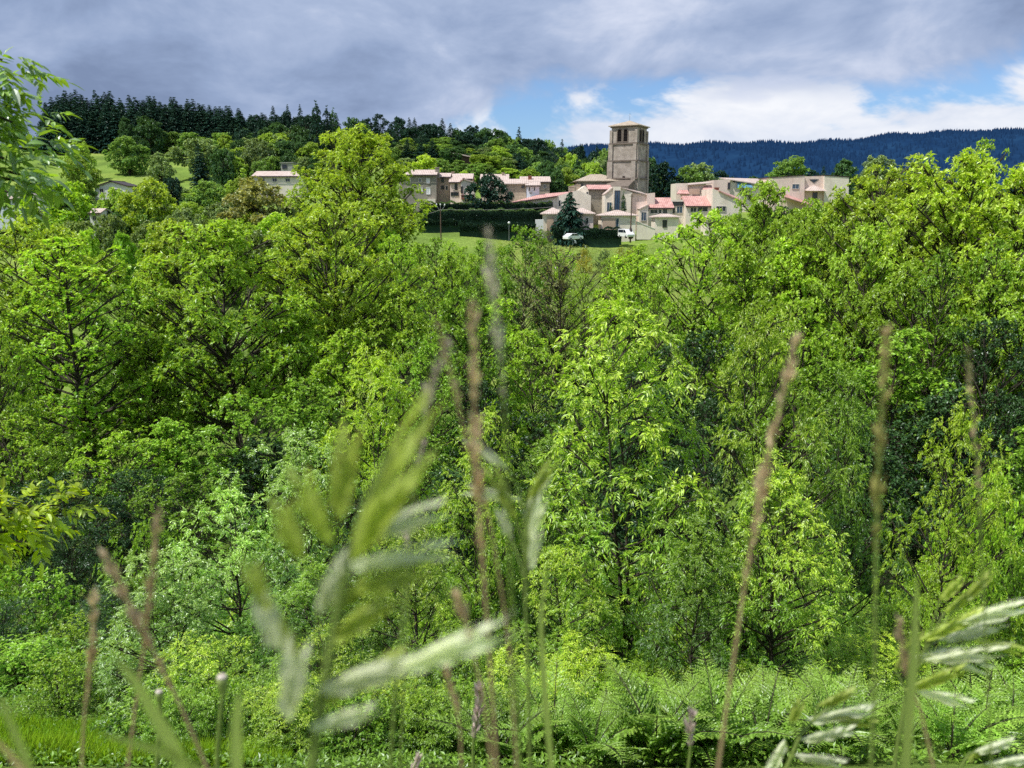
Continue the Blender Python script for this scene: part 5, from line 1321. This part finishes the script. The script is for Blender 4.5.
brome('feathery pale grass head beside the tallest whitish spike', [(545, 470), (530, 510), (524, 570), (528, 660), (530, 770)], .50, [
    (520, 500, 470, 490, 12, 1), (528, 500, 552, 462, 12, 0), (524, 520, 545, 478, 12, 1), (516, 520, 492, 470, 12, 0), (530, 540, 542, 500, 12, 1), (512, 540, 500, 510, 12, 1), (508, 470, 470, 440, 10, 1), (530, 570, 538, 530, 11, 1)], seed=4, wst=4)
brome('drooping pale green oat-like seed head at the far lower right', [(930, 642), (918, 660), (905, 700), (898, 740), (894, 772)], .80, [
    (940, 640, 1000, 622, 15, 1), (955, 622, 1024, 604, 16, 1), (920, 640, 978, 612, 14, 0), (905, 660, 960, 650, 15, 1), (930, 655, 985, 668, 15, 1), (925, 660, 1000, 650, 14, 1), (962, 600, 990, 572, 12, 0),
    (905, 690, 960, 668, 15, 0), (916, 690, 966, 702, 14, 1), (895, 670, 918, 630, 12, 0), (945, 612, 975, 590, 12, 0), (975, 640, 1020, 650, 13, 0), (940, 600, 960, 578, 12, 0)], seed=5, wst=4)
brome('lower drooping pale green seed head in front of the ferns', [(838, 704), (822, 712), (800, 735), (785, 772)], .75, [
    (806, 720, 868, 708, 15, 1), (800, 740, 850, 728, 14, 1), (818, 706, 852, 690, 13, 0), (795, 755, 840, 762, 14, 1), (790, 722, 800, 700, 13, 0), (785, 740, 770, 768, 13, 1), (826, 716, 872, 722, 12, 0)], seed=6, wst=4)
brome('small half-hidden seed head cut by the bottom right corner', [(970, 752), (962, 765), (958, 785)], .8, [
    (975, 752, 1010, 740, 12, 1), (965, 760, 985, 745, 12, 0), (985, 764, 1024, 758, 12, 1)], seed=7, wst=4)

def blade(label, pts, D, w, seed=0, mat='blade'):
    C = curve3(pts, D, 30); S = to_ground(C); o = np.array(S[-1]); px = D / F
    t = unit(np.gradient(S, axis=0)); side = unit(np.cross(t, [0.15, 1., 0.1])); nr = np.cross(side, t)
    u = np.linspace(0, 1, len(S)); ww = (w * px * .5 * np.clip(np.interp(u, [0, .12, .5, 1], [.02, .55, 1, .5]), 0, 1))[:, None]
    V = np.stack([S - side * ww, S + nr * ww * .25, S + side * ww], 1).reshape(-1, 3) - o
    i = np.arange(len(S) - 1)[:, None] * 3
    Q = np.concatenate([np.concatenate([i, i + 1, i + 4, i + 3], 1), np.concatenate([i + 1, i + 2, i + 5, i + 4], 1)])
    ob = mesh_np('grass_blade', V, None, Q, [M[mat]], None, True)
    tag(link('grass_blade', ob, None, o), label, 'grass blade')
blade('broad pale grass blade arching left at lower left', [(112, 655), (132, 676), (152, 710), (172, 745), (185, 775)], .30, 22)
blade('pale horizontal blade end low at lower left', [(96, 732), (130, 742), (165, 752), (200, 770), (215, 790)], .30, 16)
blade('thin green blade in the bottom left corner leaning left', [(-4, 692), (10, 722), (22, 750), (34, 780)], .28, 14)
blade('brownish blade crossing in the bottom left corner', [(-10, 735), (6, 750), (22, 770), (30, 790)], .28, 14, mat='greenspike')
blade('narrow blurred blade beside the poppy-like bud', [(240, 690), (236, 720), (236, 770)], .30, 16)
blade('narrow upright blade right of the straight brown-green spike', [(918, 572), (916, 600), (914, 650), (905, 770)], .42, 12)
blade('thin vertical green stem blade behind the middle spikes', [(548, 560), (540, 620), (545, 700), (552, 775)], .5, 8)

def bud(label, px, py, D, w, pts):
    C = curve3(pts, D); S = to_ground(C); o = np.array(S[-1]); k = D / F
    e = empty('flower_bud', o, 0, label, 'flower bud')
    MB().tube(S - o, np.linspace(2.2, 3.2, len(S)) * k, 7).build('stem', M['stalk'], e, smooth=True)
    top = np.array(S[0]) - o; s_ = np.linspace(0, 1, 9)
    P = top + np.stack([0 * s_, 0 * s_, (s_ * w * 1.7 - w * .2) * k], -1)
    MB().tube(P, w * k * .5 * np.interp(s_, [0, .3, .7, .95, 1], [.3, .75, 1, .95, .5]), 12).build('bud', M['budgreen'], e, smooth=True)
    MB().tube([P[-1], P[-1] + np.array([0, 0, w * .16 * k])], [w * .42 * k, w * .3 * k], 12).build('pale_cap', M['greystraw'], e, smooth=True)
M['budgreen'] = flat_mat('green_bud', (.22, .28, .08), .5)
bud('round topped green bud on a thin stem at lower left', 223, 680, .62, 13, [(223, 692), (220, 720), (218, 745), (217, 772)])
bud('small pale bud near the crossed brown stalks', 160, 695, .75, 9, [(160, 702), (160, 720), (158, 745), (157, 772)])

# ------------------------------------------------------------------ sky, sun, camera, render settings
SUN = Vector((-.46, -.24, .855)).normalized()
el = math.asin(SUN.z); azm = math.atan2(SUN.x, SUN.y)
W = bpy.data.worlds.new('World'); scn.world = W; W.use_nodes = True
t = W.node_tree; t.nodes.clear(); L = t.links
sky = N(t, 'ShaderNodeTexSky', sky_type='NISHITA', sun_disc=False, sun_elevation=el, sun_rotation=azm, air_density=1.0, dust_density=.6, ozone_density=1.5)
bg = N(t, 'ShaderNodeBackground', i_1=.10); vb = N(t, 'ShaderNodeVectorMath', operation='MULTIPLY'); vb.inputs[1].default_value = (.85, 1.08, 1.42); L.new(sky.outputs[0], vb.inputs[0]); L.new(vb.outputs[0], bg.inputs[0])
tc = N(t, 'ShaderNodeTexCoord'); sx = N(t, 'ShaderNodeSeparateXYZ'); L.new(tc.outputs['Generated'], sx.inputs[0])
def MA(op, a, b=None, c=None, clamp=False):
    n = N(t, 'ShaderNodeMath', operation=op); n.use_clamp = clamp
    for i, v in enumerate((a, b, c)):
        if v is None: continue
        if isinstance(v, (int, float)): n.inputs[i].default_value = v
        else: L.new(v, n.inputs[i])
    return n.outputs[0]
def SM(v, a, b):
    n = N(t, 'ShaderNodeMapRange', interpolation_type='SMOOTHSTEP'); L.new(v, n.inputs[0]); n.inputs[1].default_value = a; n.inputs[2].default_value = b
    return n.outputs[0]
X, Y, Zc = sx.outputs
den = MA('ADD', MA('MAXIMUM', Zc, 0.0), .10)
cv = N(t, 'ShaderNodeCombineXYZ'); L.new(MA('DIVIDE', X, den), cv.inputs[0]); L.new(MA('DIVIDE', Y, den), cv.inputs[1])
def NO(sc, det, rough, off=(0, 0, 0), dist=0.0, vec=None):
    mp = N(t, 'ShaderNodeMapping'); mp.inputs['Location'].default_value = off; L.new(vec or cv.outputs[0], mp.inputs[0])
    n = N(t, 'ShaderNodeTexNoise', i_Scale=sc, i_Detail=det, i_Roughness=rough, i_Distortion=dist); L.new(mp.outputs[0], n.inputs['Vector'])
    return n.outputs[0]
dv = N(t, 'ShaderNodeMapping'); dv.inputs['Scale'].default_value = (1, 1, 2.0); L.new(tc.outputs['Generated'], dv.inputs[0]); dv = dv.outputs[0]
nA = NO(2.3, 5, .52, (3.1, 1.7, .4), .3, dv); nB = NO(6.5, 6, .58, (7.7, 2.2, .8), .35, dv); nC = NO(4.6, 6, .56, (1.3, 9.1, 2), .4, dv)
# cloud deck: heavy grey overhead, breaking up low towards the right
elv = MA('SUBTRACT', Zc, MA('MULTIPLY', SM(X, -.30, .06), .13))
dk = MA('ADD', MA('ADD', elv, MA('MULTIPLY', MA('SUBTRACT', nA, .5), .14)), MA('MULTIPLY', MA('SUBTRACT', nB, .5), .10))
deck = SM(dk, .000, .034)
wh = MA('ADD', MA('MULTIPLY', nC, .75), MA('MULTIPLY', nB, .35))
lowb = MA('MULTIPLY', MA('SUBTRACT', .10, Zc), 1.5)
white = SM(MA('ADD', wh, lowb), .515, .60)
# colours
gr = N(t, 'ShaderNodeValToRGB'); L.new(MA('ADD', MA('MULTIPLY', nA, .62), MA('MULTIPLY', nB, .55)), gr.inputs[0])
e_ = gr.color_ramp.elements
e_[0].position = .44; e_[0].color = (.215, .285, .45, 1); e_[1].position = .74; e_[1].color = (.66, .72, .88, 1)
x_ = e_.new(.54); x_.color = (.31, .40, .60, 1); x_ = e_.new(.63); x_.color = (.42, .51, .71, 1)
wr = N(t, 'ShaderNodeValToRGB'); L.new(nB, wr.inputs[0]); e_ = wr.color_ramp.elements
e_[0].position = .30; e_[0].color = (.60, .68, .84, 1); e_[1].position = .62; e_[1].color = (.93, .95, 1.0, 1)
def BGc(c): 
    b_ = N(t, 'ShaderNodeBackground', i_1=1.0); L.new(c, b_.inputs[0]); return b_.outputs[0]
m1 = N(t, 'ShaderNodeMixShader'); L.new(white, m1.inputs[0]); L.new(bg.outputs[0], m1.inputs[1]); L.new(BGc(wr.outputs[0]), m1.inputs[2])
m2 = N(t, 'ShaderNodeMixShader'); L.new(deck, m2.inputs[0]); L.new(m1.outputs[0], m2.inputs[1]); L.new(BGc(gr.outputs[0]), m2.inputs[2])
ow = N(t, 'ShaderNodeOutputWorld'); L.new(m2.outputs[0], ow.inputs[0])

sl = bpy.data.lights.new('sun', 'SUN'); sl.energy = 5.0; sl.angle = R(.5); sl.color = (1, .965, .90)
so = bpy.data.objects.new('sun', sl); COL.objects.link(so); so.rotation_euler = SUN.to_track_quat('Z', 'Y').to_euler()

cam = bpy.data.cameras.new('camera'); co = bpy.data.objects.new('camera', cam); COL.objects.link(co)
cam.sensor_width = 36; cam.lens = F / 1024 * 36; cam.clip_start = .03; cam.clip_end = 20000
co.location = (0, 0, 0); co.rotation_euler = (math.pi / 2 - PITCH, 0, 0)
cam.dof.use_dof = True; cam.dof.focus_distance = 45; cam.dof.aperture_fstop = 6.6
scn.camera = co
scn.view_settings.view_transform = 'Standard'; scn.view_settings.look = 'None'; scn.view_settings.exposure = 0; scn.view_settings.gamma = 1
scn.render.engine = 'CYCLES'
cy = scn.cycles
cy.max_bounces = 5; cy.diffuse_bounces = 3; cy.glossy_bounces = 2; cy.transmission_bounces = 4; cy.transparent_max_bounces = 4
cy.sample_clamp_indirect = 4; cy.sample_clamp_direct = 12; cy.caustics_reflective = False; cy.caustics_refractive = False
cy.use_denoising = False
W.cycles.sampling_method = 'MANUAL'; W.cycles.sample_map_resolution = 512
cy.use_adaptive_sampling = True; cy.adaptive_threshold = .02
